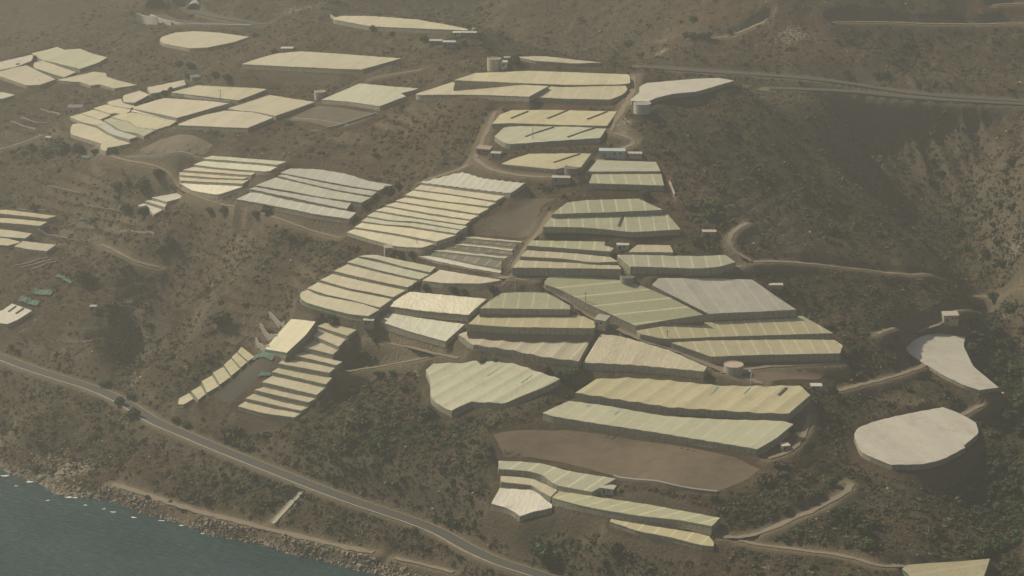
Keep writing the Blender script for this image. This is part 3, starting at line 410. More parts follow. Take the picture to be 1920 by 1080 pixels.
# ---------------------------------------------------------------- helpers
def link(o, parent=None):
    sc.collection.objects.link(o)
    if parent is not None: o.parent = parent
    return o
def tag(o, label=None, cat=None, group=None, kind=None):
    if label: o['label'] = label
    if cat: o['category'] = cat
    if group: o['group'] = group
    if kind: o['kind'] = kind
    return o
def empty(name, loc, rz=0):
    o = bpy.data.objects.new(name, None); o.location = loc; o.rotation_euler = (0, 0, rz); o.empty_display_size = .5
    return link(o)
def obj(name, me, mat=None, parent=None, loc=None):
    o = bpy.data.objects.new(name, me)
    if mat is not None and not me.materials: me.materials.append(mat)
    if loc is not None: o.location = loc
    return link(o, parent)
class MB:
    def __init__(s): s.v, s.f = [], []
    def add(s, vs, fs):
        n = len(s.v); s.v += [tuple(p) for p in vs]; s.f += [tuple(i+n for i in f) for f in fs]
    def box(s, x0, x1, y0, y1, z0, z1):
        s.add([(x0,y0,z0),(x1,y0,z0),(x1,y1,z0),(x0,y1,z0),(x0,y0,z1),(x1,y0,z1),(x1,y1,z1),(x0,y1,z1)], [(0,3,2,1),(4,5,6,7),(0,1,5,4),(1,2,6,5),(2,3,7,6),(3,0,4,7)])
    def tube(s, a, b, r0, r1, n=8, cap=True):
        a, b = Vector(a), Vector(b); d = (b-a).normalized(); u = d.orthogonal().normalized(); w_ = d.cross(u)
        vs = []
        for p, r in ((a, r0), (b, r1)):
            for k in range(n):
                t = 2*math.pi*k/n; vs.append(p+u*(r*math.cos(t))+w_*(r*math.sin(t)))
        fs = [(k, (k+1)%n, n+(k+1)%n, n+k) for k in range(n)]
        if cap: fs += [tuple(range(n-1, -1, -1)), tuple(range(n, 2*n))]
        s.add(vs, fs)
    def mesh(s, name, smooth=False):
        me = bpy.data.meshes.new(name); me.from_pydata(s.v, [], s.f); me.update()
        if smooth: me.polygons.foreach_set('use_smooth', [True]*len(me.polygons))
        return me
    def build(s, name, mat, parent=None, loc=None, smooth=False):
        return obj(name, s.mesh(name, smooth), mat, parent, loc)
def lattice(ix, iy, seed):
    h = (ix.astype(np.int64)*374761393 + iy.astype(np.int64)*668265263 + seed*1442695041) & 0xffffffff
    h = ((h ^ (h >> 13))*1274126177) & 0xffffffff
    return ((h ^ (h >> 16)) & 0xffff)/65535.0
def vnoise(x, y, seed=0):
    ix, iy = np.floor(x), np.floor(y); fx, fy = x-ix, y-iy
    fx = fx*fx*(3-2*fx); fy = fy*fy*(3-2*fy)
    a, b = lattice(ix, iy, seed), lattice(ix+1, iy, seed); c, d = lattice(ix, iy+1, seed), lattice(ix+1, iy+1, seed)
    return (a*(1-fx)+b*fx)*(1-fy)+(c*(1-fx)+d*fx)*fy*1.0
def fbm(x, y, seed=0, n=4):
    s, a, t = 0, 1, 0
    for i in range(n):
        s = s+a*(vnoise(x*2**i+i*17.3, y*2**i-i*9.1, seed+i)-.5); t += a; a *= .5
    return s/t*2
def sstep(a, b, x):
    t = np.clip((x-a)/(b-a), 0, 1); return t*t*(3-2*t)

# ---------------------------------------------------------------- base land on a lattice (quick look-ups)
BX, BY = np.arange(-720, 721, 3.0), np.arange(820, 2701, 3.0)
BZ = ground(*np.meshgrid(BX, BY))
def lookup(gx, gy, gz, x, y):
    x = np.asarray(x, float); y = np.asarray(y, float)
    i = np.clip(np.searchsorted(gx, x)-1, 0, len(gx)-2); j = np.clip(np.searchsorted(gy, y)-1, 0, len(gy)-2)
    fx = np.clip((x-gx[i])/(gx[i+1]-gx[i]), 0, 1); fy = np.clip((y-gy[j])/(gy[j+1]-gy[j]), 0, 1)
    return (gz[j, i]*(1-fx)+gz[j, i+1]*fx)*(1-fy)+(gz[j+1, i]*(1-fx)+gz[j+1, i+1]*fx)*fy
def g0(x, y): return lookup(BX, BY, BZ, x, y)
def spot(u, v, h=0.0): return hit_fn(g0, u, v, h)

# ---------------------------------------------------------------- footprints in the world
def chain(pts, step=5.0, loop=False):
    """even, gently rounded run of points through a line"""
    P = [np.array(p, float) for p in pts]
    for _ in range(2):
        Q = [P[0]]
        for a, b in zip(P[:-1], P[1:]): Q += [a*.75+b*.25, a*.25+b*.75]
        P = Q+[P[-1]]
    out = [P[0]]
    for a, b in zip(P[:-1], P[1:]):
        L = np.linalg.norm(b-a); n = max(1, int(round(L/step)))
        out += [a+(b-a)*k/n for k in range(1, n+1)]
    return np.array(out)
def hit_plane(u, v, pl):
    d = ray(u, v); x0, y0, a, b_, c_ = pl        # z = c + a (x-x0) + b (y-y0)
    t = (c_-a*x0-b_*y0-CAM_Z)/(d[2]-a*d[0]-b_*d[1]); return np.array([d[0]*t, d[1]*t, CAM_Z+d[2]*t])
HOUSES = []
JOINT = {}
for key in ('ruffled', 'ten strip', 'stepping down beside', 'six strip', 'block beside the left', 'rounded block right', 'chain of', 'three little', 'three seamed', 'open terraces', 'stepped cluster', 'far left headland', 'on the upper terrace', 'wide greenhouses right', 'wind-ruffled'):
    Q = [spot(u, v, h) for (_, gr, px, _, h, _) in GH if gr and key in gr for u, v in px]
    Q = np.array([q for q in Q if q is not None])
    if len(Q): c3 = Q.mean(0); A_ = np.column_stack([Q[:, 0]-c3[0], Q[:, 1]-c3[1], np.ones(len(Q))]); JOINT[key] = (c3, np.linalg.lstsq(np.vstack([A_, [[6, 0, 0], [0, 6, 0]]]), np.concatenate([Q[:, 2], [0, 0]]), rcond=None)[0])
for (label, group, px, c, h, o) in GH:
    jk = [JOINT[k] for k in JOINT if group and k in group]
    if jk:                                    # strips of one block share the lie of their slope
        (jx, jy, _), (ja, jb, jc) = jk[0]; pl_ = (jx, jy, ja, jb, jc); pts = [hit_plane(u, v, pl_) for u, v in px]
    else: pts = [spot(u, v, h) for u, v in px]
    q3 = np.array([p for p in pts if p is not None]); c3 = q3.mean(0)
    # the roof is a tilted plane on a levelled terrace, gentler than the hillside
    fitA = np.column_stack([q3[:, 0]-c3[0], q3[:, 1]-c3[1], np.ones(len(q3))]); pa, pb, pc = np.linalg.lstsq(np.vstack([fitA, [[3, 0, 0], [0, 3, 0]]]), np.concatenate([q3[:, 2], [0, 0]]), rcond=None)[0]
    dep = np.ptp(q3[:, 1]); kk = o.get('tilt', float(np.interp(dep, [14, 40], [.60, .95])))
    pb *= kk; pa *= o.get('tilt', max(kk, .8)); pc = c3[2]
    pln = (c3[0], c3[1], pa, pb, pc)
    pts = np.array([hit_plane(u, v, pln)[:2] for u, v in px])
    if jk and not any(k in group for k in ('headland', 'chain', 'stepped cluster')):      # leave the walking gap between neighbouring strips
        ax = np.linalg.eigh(np.cov((pts-pts.mean(0)).T))[1][:, 0]; off_ = (pts-pts.mean(0))@ax; wd_ = np.ptp(off_); pts = pts-np.outer(off_*min(.12, (.45 if 'stepping down beside' in group else 1.0)/wd_), ax)
    area = .5*np.sum(pts[:, 0]*np.roll(pts[:, 1], -1)-np.roll(pts[:, 0], -1)*pts[:, 1])
    if area < 0: pts = pts[::-1]
    if 'seam' in o:
        cu = sum(p[0] for p in px)/len(px); cv = sum(p[1] for p in px)/len(px); su, sv = o['seam']; L = math.hypot(su, sv)
        cu = min(max(cu, 20), 1900); a, b = spot(cu-su/L*6, cv-sv/L*6, h), spot(cu+su/L*6, cv+sv/L*6, h)
        ang = math.atan2(b[1]-a[1], b[0]-a[0])            # the way the seams run
    else:
        C = np.cov((pts-pts.mean(0)).T); wv, ve = np.linalg.eigh(C); ang = math.atan2(ve[1, 0], ve[0, 0])
    HOUSES.append(dict(label=label, group=group, pts=pts, c=c, h=h, ang=ang, o=o, pln=pln))
# ---------------------------------------------------------------- the terrain sheet
fx_ = np.arange(-560, 561, 1.75); fy_ = np.arange(884, 1960, 1.75)
gx = np.concatenate([[-4400,-3000,-2000,-1400,-1000,-800,-680,-610,-580], fx_, [580,610,680,800,1000,1400,2000,3000,4400]])
gy = np.concatenate([[-4400,-2000,-500,300,600,780,850,870], fy_, [1970,1990,2020,2060,2110,2170,2240,2320,2420,2540,2700,3000,3500,4400]])
XX, YY = np.meshgrid(gx, gy)
Z0 = lookup(BX, BY, BZ, XX, YY)
Z0 = np.where(YY < 820, -22, Z0)
fine = (np.abs(XX) < 562) & (YY > 880)
def seg_dist(P, closed, x, y):
    """distance to a line and where along it"""
    best = np.full(x.shape, 1e9); bz = np.zeros(x.shape); n = len(P)
    for i in range(n if closed else n-1):
        a, b = P[i], P[(i+1) % n]; d = b-a; L2 = max(d@d, 1e-9)
        t = np.clip(((x-a[0])*d[0]+(y-a[1])*d[1])/L2, 0, 1); q = np.hypot(x-a[0]-t*d[0], y-a[1]-t*d[1])
        m = q < best; best[m] = q[m]; bz[m] = i+t[m]
    return best, bz
def inside(P, x, y):
    c = np.zeros(x.shape, bool); n = len(P)
    for i in range(n):
        a, b = P[i], P[(i+1) % n]
        if a[1] == b[1]: continue
        c ^= ((a[1] > y) != (b[1] > y)) & (x < (b[0]-a[0])*(y-a[1])/(b[1]-a[1])+a[0])
    return c
free = np.ones(XX.shape)            # 1 = wild ground, 0 = levelled
bare = np.zeros(XX.shape)           # 1 = nothing grows
def window(P, pad):
    i0, i1 = np.searchsorted(gx, [P[:, 0].min()-pad, P[:, 0].max()+pad]); j0, j1 = np.searchsorted(gy, [P[:, 1].min()-pad, P[:, 1].max()+pad])
    return slice(max(j0-1, 0), j1+1), slice(max(i0-1, 0), i1+1)
for P, pad in [(H_['pts'], 7.) for H_ in HOUSES]:
    s = window(P, pad); x, y = XX[s], YY[s]
    d, _ = seg_dist(P, True, x, y); d[inside(P, x, y)] = 0
    free[s] = np.minimum(free[s], sstep(1.5, pad, d)); bare[s] = np.maximum(bare[s], d < 1.0)
# levelled terraces under the greenhouses
wsum = np.zeros(XX.shape); zsum = np.zeros(XX.shape); reach = np.full(XX.shape, 99.)
for H_ in HOUSES:
    P = H_['pts']; s = window(P, 7); x, y = XX[s], YY[s]; d, _ = seg_dist(P, True, x, y); d[inside(P, x, y)] = 0
    x0, y0, a_, b_, c_ = H_['pln']; zp = c_+a_*(x-x0)+b_*(y-y0)-H_['h']; wt = np.where(d < 6.9, 1/(.35+d)**4, 0)
    wsum[s] += wt; zsum[s] += wt*zp; reach[s] = np.minimum(reach[s], d)
kp = 1-sstep(.6, 5.5, reach); ZP = np.where(wsum > 0, zsum/np.maximum(wsum, 1e-9), Z0)
Z0 = Z0*(1-kp)+ZP*kp
for H_ in HOUSES:                              # no earth above any roof's own terrace
    P = H_['pts']; s = window(P, 2); x, y = XX[s], YY[s]; x0, y0, a_, b_, c_ = H_['pln']; cap = c_+a_*(x-x0)+b_*(y-y0)-H_['h']*.8
    Z0[s] = np.where(inside(P, x, y), np.minimum(Z0[s], cap), Z0[s])
def g1(x, y): return lookup(gx, gy, Z0, x, y)
def spot1(u, v): return hit_fn(g1, u, v)
def road_line(px, w_, zs=None):
    if zs: P = [at_height(u, v, z) for (u, v), z in zip(px, zs)]
    else: P = [p[:2] for p in (spot1(u, v) for u, v in px) if p is not None]
    P = chain(P, 4.0); z = g1(P[:, 0], P[:, 1])
    if zs:
        raw = np.array([at_height(u, v, q) for (u, v), q in zip(px, zs)]); z = np.interp(P[:, 0], raw[:, 0], zs); zz = z
    else: zz = np.convolve(np.pad(z, 4, mode='edge'), np.ones(9)/9, 'valid')
    return dict(p=P, z=zz, w=w_)
ROADS = [dict(road_line(COAST_ROAD, 8.6, list(np.interp([u for u, v in COAST_ROAD], [-60, 290, 640, 880, 1130], [33, 28, 21, 14, 10]))), kind='coast')]
for nm, w_, px in TRACKS: ROADS.append(dict(road_line(px, w_, [6.5]*len(px) if nm == 'coast path' else None), kind=nm))
for px in MOTORWAY: ROADS.append(dict(road_line(px, 8, list(np.interp([u for u, v in px], [300, 540, 1200, 1440, 1650, 1750, 1960], [148, 154, 158, 155, 150, 148, 146]))), kind='motor'))
ROADS.append(dict(road_line([(566,922),(540,951),(512,981)], 2.6), kind='stair'))
PLOTS = []
for px, col, ter in FIELDS:
    P = np.array([spot1(u, v)[:2] for u, v in px])
    if .5*np.sum(P[:, 0]*np.roll(P[:, 1], -1)-np.roll(P[:, 0], -1)*P[:, 1]) < 0: P = P[::-1]
    PLOTS.append((P, col, ter))

for P, pad in [(p[0], 6.) for p in PLOTS]:
    s = window(P, pad); x, y = XX[s], YY[s]
    d, _ = seg_dist(P, True, x, y); d[inside(P, x, y)] = 0
    free[s] = np.minimum(free[s], sstep(1.5, pad, d)); bare[s] = np.maximum(bare[s], d < 1.0)
def blob(u, v, ru, rv, k, x, y):
    p = spot(min(max(u, -80), 2000), v)
    if p is None: return 0
    s = np.linalg.norm(p-np.array([0, 0, CAM_Z]))/FPX
    q = ((x-p[0])/(ru*s))**2+((y-p[1])/(rv*s/.55))**2
    return k*np.exp(-q*1.2)
def paint(lst, x, y):
    out = np.zeros(x.shape)
    for a in lst: out = np.maximum(out, blob(*a, x, y))
    return out
nz = fbm(XX/70, YY/70, 3, 4)*4.0
warp = fbm(XX/45, YY/45, 11, 3)*14
rid = 1-np.abs(fbm((XX+warp)/34, (YY+warp*.6)/60, 21, 3))*2.2
nz += rid*2.4-1.2
nz += fbm(XX/9, YY/9, 31, 3)*1.0 + fbm(XX/3.4, YY/3.4, 41, 2)*.42
cl = paint([(1710,235,80,50,1),(1830,250,60,60,.7)], XX, YY)
nz += cl*(np.abs(fbm((XX+YY*.25)/8, YY/60, 51, 3))*21-8)*(free)
cl2 = paint([(1900,200,200,300,.8),(1300,60,500,60,.7),(500,10,200,20,.5)], XX, YY)
nz += cl2*(1-np.abs(fbm((XX+warp)/50, (YY)/110, 61, 3))*2.4)*9
cl3 = paint([(1500,300,160,120,1),(1650,440,140,60,1)], XX, YY)
nz += cl3*(1-np.abs(fbm((XX+YY*.4+warp)/40, (YY)/130, 71, 3))*2.4)*3.0
# old terraces
ter = paint([(150,400,170,70,1),(200,320,120,30,.7),(250,560,80,30,.6),(400,500,110,50,.8),(600,330,140,40,.5),(1000,400,60,40,1),(150,620,120,30,.7),(820,470,120,30,1),(1400,400,130,60,.8),(1450,360,100,60,.6),(520,520,100,40,.6),(60,250,80,30,.8),(700,240,160,40,.5),(700,100,200,30,.4),(1560,900,140,60,.5),(1500,690,60,20,.6),(1800,600,60,60,.5),(1650,760,120,40,.5),(460,640,60,60,.8)], XX, YY)
ter = np.clip(ter*1.5, 0, 1)*np.where(fine, 1, 0); nz = nz*(1-.72*ter)
shore = sstep(2, 10, Z0)
ZT = Z0+nz*(free*np.where(fine, .15+.85*shore, 0))
q = np.where(XX < -90, 4.8, 3.4); zw = ZT+fbm(XX/60, YY/60, 77, 2)*1.4; fr = zw/q-np.floor(zw/q)
riser = ter*free*sstep(.48, .66, fr)*(.55+.7*fbm(XX/25, YY/25, 88, 2)).clip(0, 1)*1.3
ZT += (q*(np.floor(zw/q)+sstep(.74, 1.0, fr))-zw)*ter*free*.95
trk = np.zeros(XX.shape)
for R_ in ROADS:
    P = R_['p']; w2 = R_['w']/2; s = window(P, 14); x, y = XX[s], YY[s]
    d, t = seg_dist(P, False, x, y); zc = np.interp(t.ravel(), np.arange(len(P)), R_['z']).reshape(t.shape)
    k = 1-sstep(w2+.9, w2+(11 if R_['kind'] == 'coast' else 6.5 if R_['w'] > 5.5 else 4.5), d)
    k = k*sstep(.3, 2.6, reach[s]); ZT[s] = ZT[s]*(1-k)+zc*k; free[s] = np.minimum(free[s], sstep(w2, w2+5, d)); bare[s] = np.maximum(bare[s], d < w2+.8)
    trk[s] = np.maximum(trk[s], 1-sstep(w2, w2+5, d))
ZT = np.where((Z0 < 0) & (ZT > 0.6), .6, ZT)
def gt(x, y): return lookup(gx, gy, ZT, x, y)
def seen(u, v, h=0.0): return hit_fn(gt, u, v, h)
veg = np.clip(paint(GREEN, XX, YY), 0, 1.3); red = np.clip(paint(RED, XX, YY), 0, 1); rock = np.clip(paint(ROCK, XX, YY), 0, 1)
rock = np.maximum(rock, .7*(1-sstep(1.0, 6, ZT)))
ny, nx = XX.shape
me = bpy.data.meshes.new('terrain')
me.vertices.add(nx*ny); me.vertices.foreach_set('co', np.stack([XX, YY, ZT], -1).astype(np.float32).ravel())
idx = np.arange(nx*ny).reshape(ny, nx); quads = np.stack([idx[:-1, :-1], idx[:-1, 1:], idx[1:, 1:], idx[1:, :-1]], -1).reshape(-1, 4)
me.loops.add(quads.size); me.loops.foreach_set('vertex_index', quads.ravel().astype(np.int32))
me.polygons.add(len(quads)); me.polygons.foreach_set('loop_start', (np.arange(len(quads))*4).astype(np.int32))
me.polygons.foreach_set('use_smooth', np.ones(len(quads), bool)); me.update(calc_edges=True)
ca = me.color_attributes.new('cover', 'FLOAT_COLOR', 'POINT')
ca.data.foreach_set('color', np.stack([veg, red, rock, np.maximum(trk, riser)], -1).astype(np.float32).ravel())

at_ = me.attributes.new('worn', 'FLOAT', 'POINT'); at_.data.foreach_set('value', np.maximum(trk, riser).astype(np.float32).ravel())

# ---------------------------------------------------------------- materials
def mat(name):
    m = bpy.data.materials.new(name); m.use_nodes = True; n = m.node_tree
    return m, n, n.nodes['Principled BSDF'], n.nodes.new, n.links.new
def simple(name, col, rough=.8, var=.15, scale=.6):
    m, n, b, N, L = mat(name); tc = N('ShaderNodeTexCoord'); no = N('ShaderNodeTexNoise'); no.inputs['Scale'].default_value = scale; no.inputs['Detail'].default_value = 5
    L(tc.outputs['Object'], no.inputs['Vector']); mx = N('ShaderNodeMix'); mx.data_type = 'RGBA'
    mx.inputs[6].default_value = tuple(c*(1-var) for c in col)+(1,); mx.inputs[7].default_value = tuple(min(c*(1+var), 1) for c in col)+(1,)
    L(no.outputs['Fac'], mx.inputs[0]); L(mx.outputs[2], b.inputs['Base Color']); b.inputs['Roughness'].default_value = rough
    return m
def ramp(N, stops):
    r = N('ShaderNodeValToRGB'); e = r.color_ramp.elements
    while len(e) < len(stops): e.new(.5)
    for k, (p, c) in zip(e, stops): k.position = p; k.color = tuple(c)+(1,) if len(c) == 3 else c
    return r
def terrain_mat():
    m, n, b, N, L = mat('dry_hillside'); ge = N('ShaderNodeNewGeometry'); at = N('ShaderNodeAttribute'); at.attribute_name = 'cover'
    sep = N('ShaderNodeSeparateColor'); L(at.outputs['Color'], sep.inputs[0])
    def noise(s, d=6, r=.6, st=1.0):
        t = N('ShaderNodeTexNoise'); t.inputs['Scale'].default_value = s; t.inputs['Detail'].default_value = d; t.inputs['Roughness'].default_value = r
        mp = N('ShaderNodeMapping'); mp.inputs['Scale'].default_value = (1, 1, st); L(ge.outputs['Position'], mp.inputs[0]); L(mp.outputs[0], t.inputs['Vector']); return t.outputs['Fac']
    def mix(f, a, c):
        x = N('ShaderNodeMix'); x.data_type = 'RGBA'
        for k, s in ((0, f), (6, a), (7, c)):
            if isinstance(s, (tuple, float, int)): x.inputs[k].default_value = s if not isinstance(s, tuple) else s+(1,)
            else: L(s, x.inputs[k])
        return x.outputs[2]
    def math_(op, a, c=None):
        x = N('ShaderNodeMath'); x.operation = op; x.use_clamp = True
        for k, s in enumerate((a, c)):
            if s is None: continue
            if isinstance(s, (float, int)): x.inputs[k].default_value = s
            else: L(s, x.inputs[k])
        return x.outputs[0]
    def cut(v, a, c):
        r = N('ShaderNodeMapRange'); r.inputs[1].default_value = a; r.inputs[2].default_value = c; L(v, r.inputs[0]); return r.outputs[0]
    big, mid, tiny, vt = noise(.018, 6), noise(.11, 7, .65), noise(.55, 5, .75), noise(1.3, 3, .7)
    base = mix(cut(big, .38, .62), (.090, .062, .035), (.106, .082, .047))
    base = mix(cut(mid, .40, .62), base, (.052, .041, .025))
    base = mix(math_('MULTIPLY', cut(noise(.28, 6, .75), .50, .60), .7), base, (.038, .036, .021))
    base = mix(math_('MULTIPLY', sep.outputs[1], cut(mid, .25, .6)), base, (.140, .078, .048))
    v1 = math_('ADD', math_('MULTIPLY', sep.outputs[0], .42), cut(noise(.045, 5), .60, .85))
    f = cut(math_('ADD', math_('SUBTRACT', tiny, .32), v1), .42, .58)
    base = mix(math_('MULTIPLY', f, .9), base, (.027, .036, .015))
    base = mix(math_('MULTIPLY', cut(tiny, .57, .66), .6), base, (.21, .165, .11))
    # pale stones where rock shows
    rk = cut(math_('ADD', math_('MULTIPLY', sep.outputs[2], .42), math_('SUBTRACT', tiny, .25)), .48, .6)
    base = mix(math_('MULTIPLY', rk, .9), base, mix(vt, (.20, .17, .13), (.44, .39, .30)))
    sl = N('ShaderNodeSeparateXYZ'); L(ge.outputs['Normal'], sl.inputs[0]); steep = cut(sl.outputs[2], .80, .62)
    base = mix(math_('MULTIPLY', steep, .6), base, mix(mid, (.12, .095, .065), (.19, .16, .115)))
    aw = N('ShaderNodeAttribute'); aw.attribute_name = 'worn'
    base = mix(math_('MULTIPLY', aw.outputs['Fac'], .7), base, mix(vt, (.27, .22, .15), (.17, .135, .09)))
    L(base, b.inputs['Base Color']); b.inputs['Roughness'].default_value = .95; b.inputs['Specular IOR Level'].default_value = .1
    bp = N('ShaderNodeBump'); bp.inputs['Strength'].default_value = 1; bp.inputs['Distance'].default_value = 1.6; L(tiny, bp.inputs['Height'])
    b2 = N('ShaderNodeBump'); b2.inputs['Strength'].default_value = .6; b2.inputs['Distance'].default_value = 2.2; L(mid, b2.inputs['Height']); L(b2.outputs[0], bp.inputs['Normal'])
    L(bp.outputs[0], b.inputs['Normal']); return m
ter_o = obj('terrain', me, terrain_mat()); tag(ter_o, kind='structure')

def roof_mat():
    m, n, b, N, L = mat('greenhouse_plastic'); oi = N('ShaderNodeObjectInfo'); uv = N('ShaderNodeUVMap'); sx = N('ShaderNodeSeparateXYZ'); L(uv.outputs[0], sx.inputs[0])
    def M(op, a, c=None, cl=False):
        x = N('ShaderNodeMath'); x.operation = op; x.use_clamp = cl
        for k, s in enumerate((a, c)):
            if s is None: continue
            if isinstance(s, (float, int)): x.inputs[k].default_value = s
            else: L(s, x.inputs[k])
        return x.outputs[0]
    s, t = sx.outputs[0], sx.outputs[1]                          # s counts panels, t runs along them (metres / 10)
    fr = M('FRACT', s); seam = M('LESS_THAN', M('ABSOLUTE', M('SUBTRACT', fr, .5)), .055)
    wn = N('ShaderNodeTexWhiteNoise'); wn.noise_dimensions = '2D'; cb = N('ShaderNodeCombineXYZ'); L(M('FLOOR', M('ADD', s, .5)), cb.inputs[0]); L(oi.outputs['Random'], cb.inputs[1]); L(cb.outputs[0], wn.inputs['Vector'])
    ge = N('ShaderNodeNewGeometry')
    def noise(vec, sc_, d=4, sy=(1, 1, 1)):
        mp = N('ShaderNodeMapping'); mp.inputs['Scale'].default_value = sy; L(vec, mp.inputs[0]); x = N('ShaderNodeTexNoise'); x.inputs['Scale'].default_value = sc_; x.inputs['Detail'].default_value = d; L(mp.outputs[0], x.inputs['Vector']); return x.outputs['Fac']
    n1 = noise(ge.outputs['Position'], .06); n2 = noise(uv.outputs[0], 3.0, 4, (4.5, .4, 1)); n3 = noise(ge.outputs['Position'], .5, 5)
    st_ = M('MULTIPLY', M('LESS_THAN', M('FRACT', M('MULTIPLY', s, 4)), .22), .055); cr_ = M('MULTIPLY', M('LESS_THAN', M('FRACT', M('MULTIPLY', t, 3)), .12), .04)
    val = M('ADD', M('ADD', M('ADD', M('SUBTRACT', M('SUBTRACT', .74, st_), cr_), M('MULTIPLY', wn.outputs['Value'], .13)), M('MULTIPLY', n1, .16)), M('ADD', M('MULTIPLY', n2, .20), M('MULTIPLY', n3, .20)))
    mx = N('ShaderNodeVectorMath'); mx.operation = 'SCALE'; L(oi.outputs['Color'], mx.inputs[0]); L(val, mx.inputs['Scale'])
    m2 = N('ShaderNodeMix'); m2.data_type = 'RGBA'; L(M('MULTIPLY', M('MULTIPLY', seam, oi.outputs['Alpha']), .75), m2.inputs[0]); L(mx.outputs[0], m2.inputs[6]); m2.inputs[7].default_value = (.60, .56, .36, 1)
    m3 = N('ShaderNodeMix'); m3.data_type = 'RGBA'; dirt = noise(ge.outputs['Position'], .16, 6)
    dr = N('ShaderNodeMapRange'); dr.inputs[1].default_value = .50; dr.inputs[2].default_value = .74; dr.inputs[4].default_value = .36; L(dirt, dr.inputs[0])
    L(dr.outputs[0], m3.inputs[0]); L(m2.outputs[2], m3.inputs[6]); m3.inputs[7].default_value = (.30, .25, .17, 1)
    L(m3.outputs[2], b.inputs['Base Color']); b.inputs['Roughness'].default_value = ROOF_R; b.inputs['Specular IOR Level'].default_value = .35 if ROOF_R > .4 else 1.0
    bp = N('ShaderNodeBump'); bp.inputs['Strength'].default_value = .35 if ROOF_R > .4 else 1; bp.inputs['Distance'].default_value = .5; L(n3, bp.inputs['Height'])
    b3 = N('ShaderNodeBump'); b3.inputs['Strength'].default_value = .3; b3.inputs['Distance'].default_value = .3; L(n2, b3.inputs['Height']); L(bp.outputs[0], b3.inputs['Normal']); L(b3.outputs[0], b.inputs['Normal'])
    return m
ROOF_R = .42; ROOF = roof_mat(); ROOF_R = .36; RIM = roof_mat()
def net_mat(name, a, c):
    m, n, b, N, L = mat(name); uv = N('ShaderNodeUVMap'); sx = N('ShaderNodeSeparateXYZ'); L(uv.outputs[0], sx.inputs[0])
    f = N('ShaderNodeMath'); f.operation = 'FRACT'; L(sx.outputs[0], f.inputs[0]); p = N('ShaderNodeMath'); p.operation = 'LESS_THAN'; p.inputs[1].default_value = .12; L(f.outputs[0], p.inputs[0])
    no = N('ShaderNodeTexNoise'); no.inputs['Scale'].default_value = .5; no.inputs['Detail'].default_value = 5; ge = N('ShaderNodeNewGeometry'); L(ge.outputs['Position'], no.inputs['Vector'])
    r = ramp(N, [(.3, a), (.7, c)]); L(no.outputs['Fac'], r.inputs[0])
    mx = N('ShaderNodeMix'); mx.data_type = 'RGBA'; mm = N('ShaderNodeMath'); mm.operation = 'MULTIPLY'; mm.inputs[1].default_value = .45; L(p.outputs[0], mm.inputs[0]); L(mm.outputs[0], mx.inputs[0]); L(r.outputs[0], mx.inputs[6]); mx.inputs[7].default_value = (.09, .08, .06, 1)
    L(mx.outputs[2], b.inputs['Base Color']); b.inputs['Roughness'].default_value = .75; return m
NET = net_mat('side_net', (.22, .21, .15), (.36, .335, .25)); GNET = net_mat('green_net', (.06, .20, .12), (.12, .32, .20))
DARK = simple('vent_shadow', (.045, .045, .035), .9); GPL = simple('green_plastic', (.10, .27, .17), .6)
STONE = simple('dry_stone_bank', (.155, .125, .09), .95, .4, .8)
EARTH = simple('packed_earth', (.20, .16, .11), .95, .22, .5); ASPH = simple('asphalt', (.066, .062, .050), .9, .12, .4); NETG = simple('faded_green_net', (.055, .12, .085), .8, .4, .7); BARK_ = simple('grey_timber', (.16, .14, .11), .9)
PALE = simple('pale_concrete', (.46, .42, .33), .85, .15, .4)

# ---------------------------------------------------------------- greenhouses
def cut_sheet(pts, ang, ds, dt):
    bm = bmesh.new(); c0 = pts.mean(0); ca_, sa = math.cos(ang), math.sin(ang)      # t along the seams, s across them
    loc = [((p[0]-c0[0])*-sa+(p[1]-c0[1])*ca_, (p[0]-c0[0])*ca_+(p[1]-c0[1])*sa) for p in pts]
    vs = [bm.verts.new((s, t, 0)) for s, t in loc]
    try: bm.faces.new(vs)
    except ValueError: pass
    S = [p[0] for p in loc]; Tt = [p[1] for p in loc]
    for lo, hi, st, nrm, ax in ((min(S), max(S), ds, (1, 0, 0), 0), (min(Tt), max(Tt), dt, (0, 1, 0), 1)):
        k = math.ceil(lo/st)
        while k*st < hi:
            co = [0, 0, 0]; co[ax] = k*st
            bmesh.ops.bisect_plane(bm, geom=bm.verts[:]+bm.edges[:]+bm.faces[:], plane_co=co, plane_no=nrm); k += 1
    return bm, c0, ca_, sa
def rounded(pts):
    """soften shallow corners of an outline, keep the sharp ones"""
    out = []; n = len(pts)
    for i in range(n):
        a, b, c = pts[i-1], pts[i], pts[(i+1) % n]; u1, u2 = b-a, c-b; l1, l2 = np.linalg.norm(u1), np.linalg.norm(u2)
        turn = math.acos(max(-1, min(1, float(u1@u2)/(l1*l2+1e-9))))
        if .12 < turn < .6:
            k1, k2 = min(.25, 4/l1), min(.25, 4/l2); p, r = b-u1*k1, b+u2*k2; out += [p, (p+r+b*2)/4, r]
        else: out.append(b)
    return np.array(out)
nseed = 0
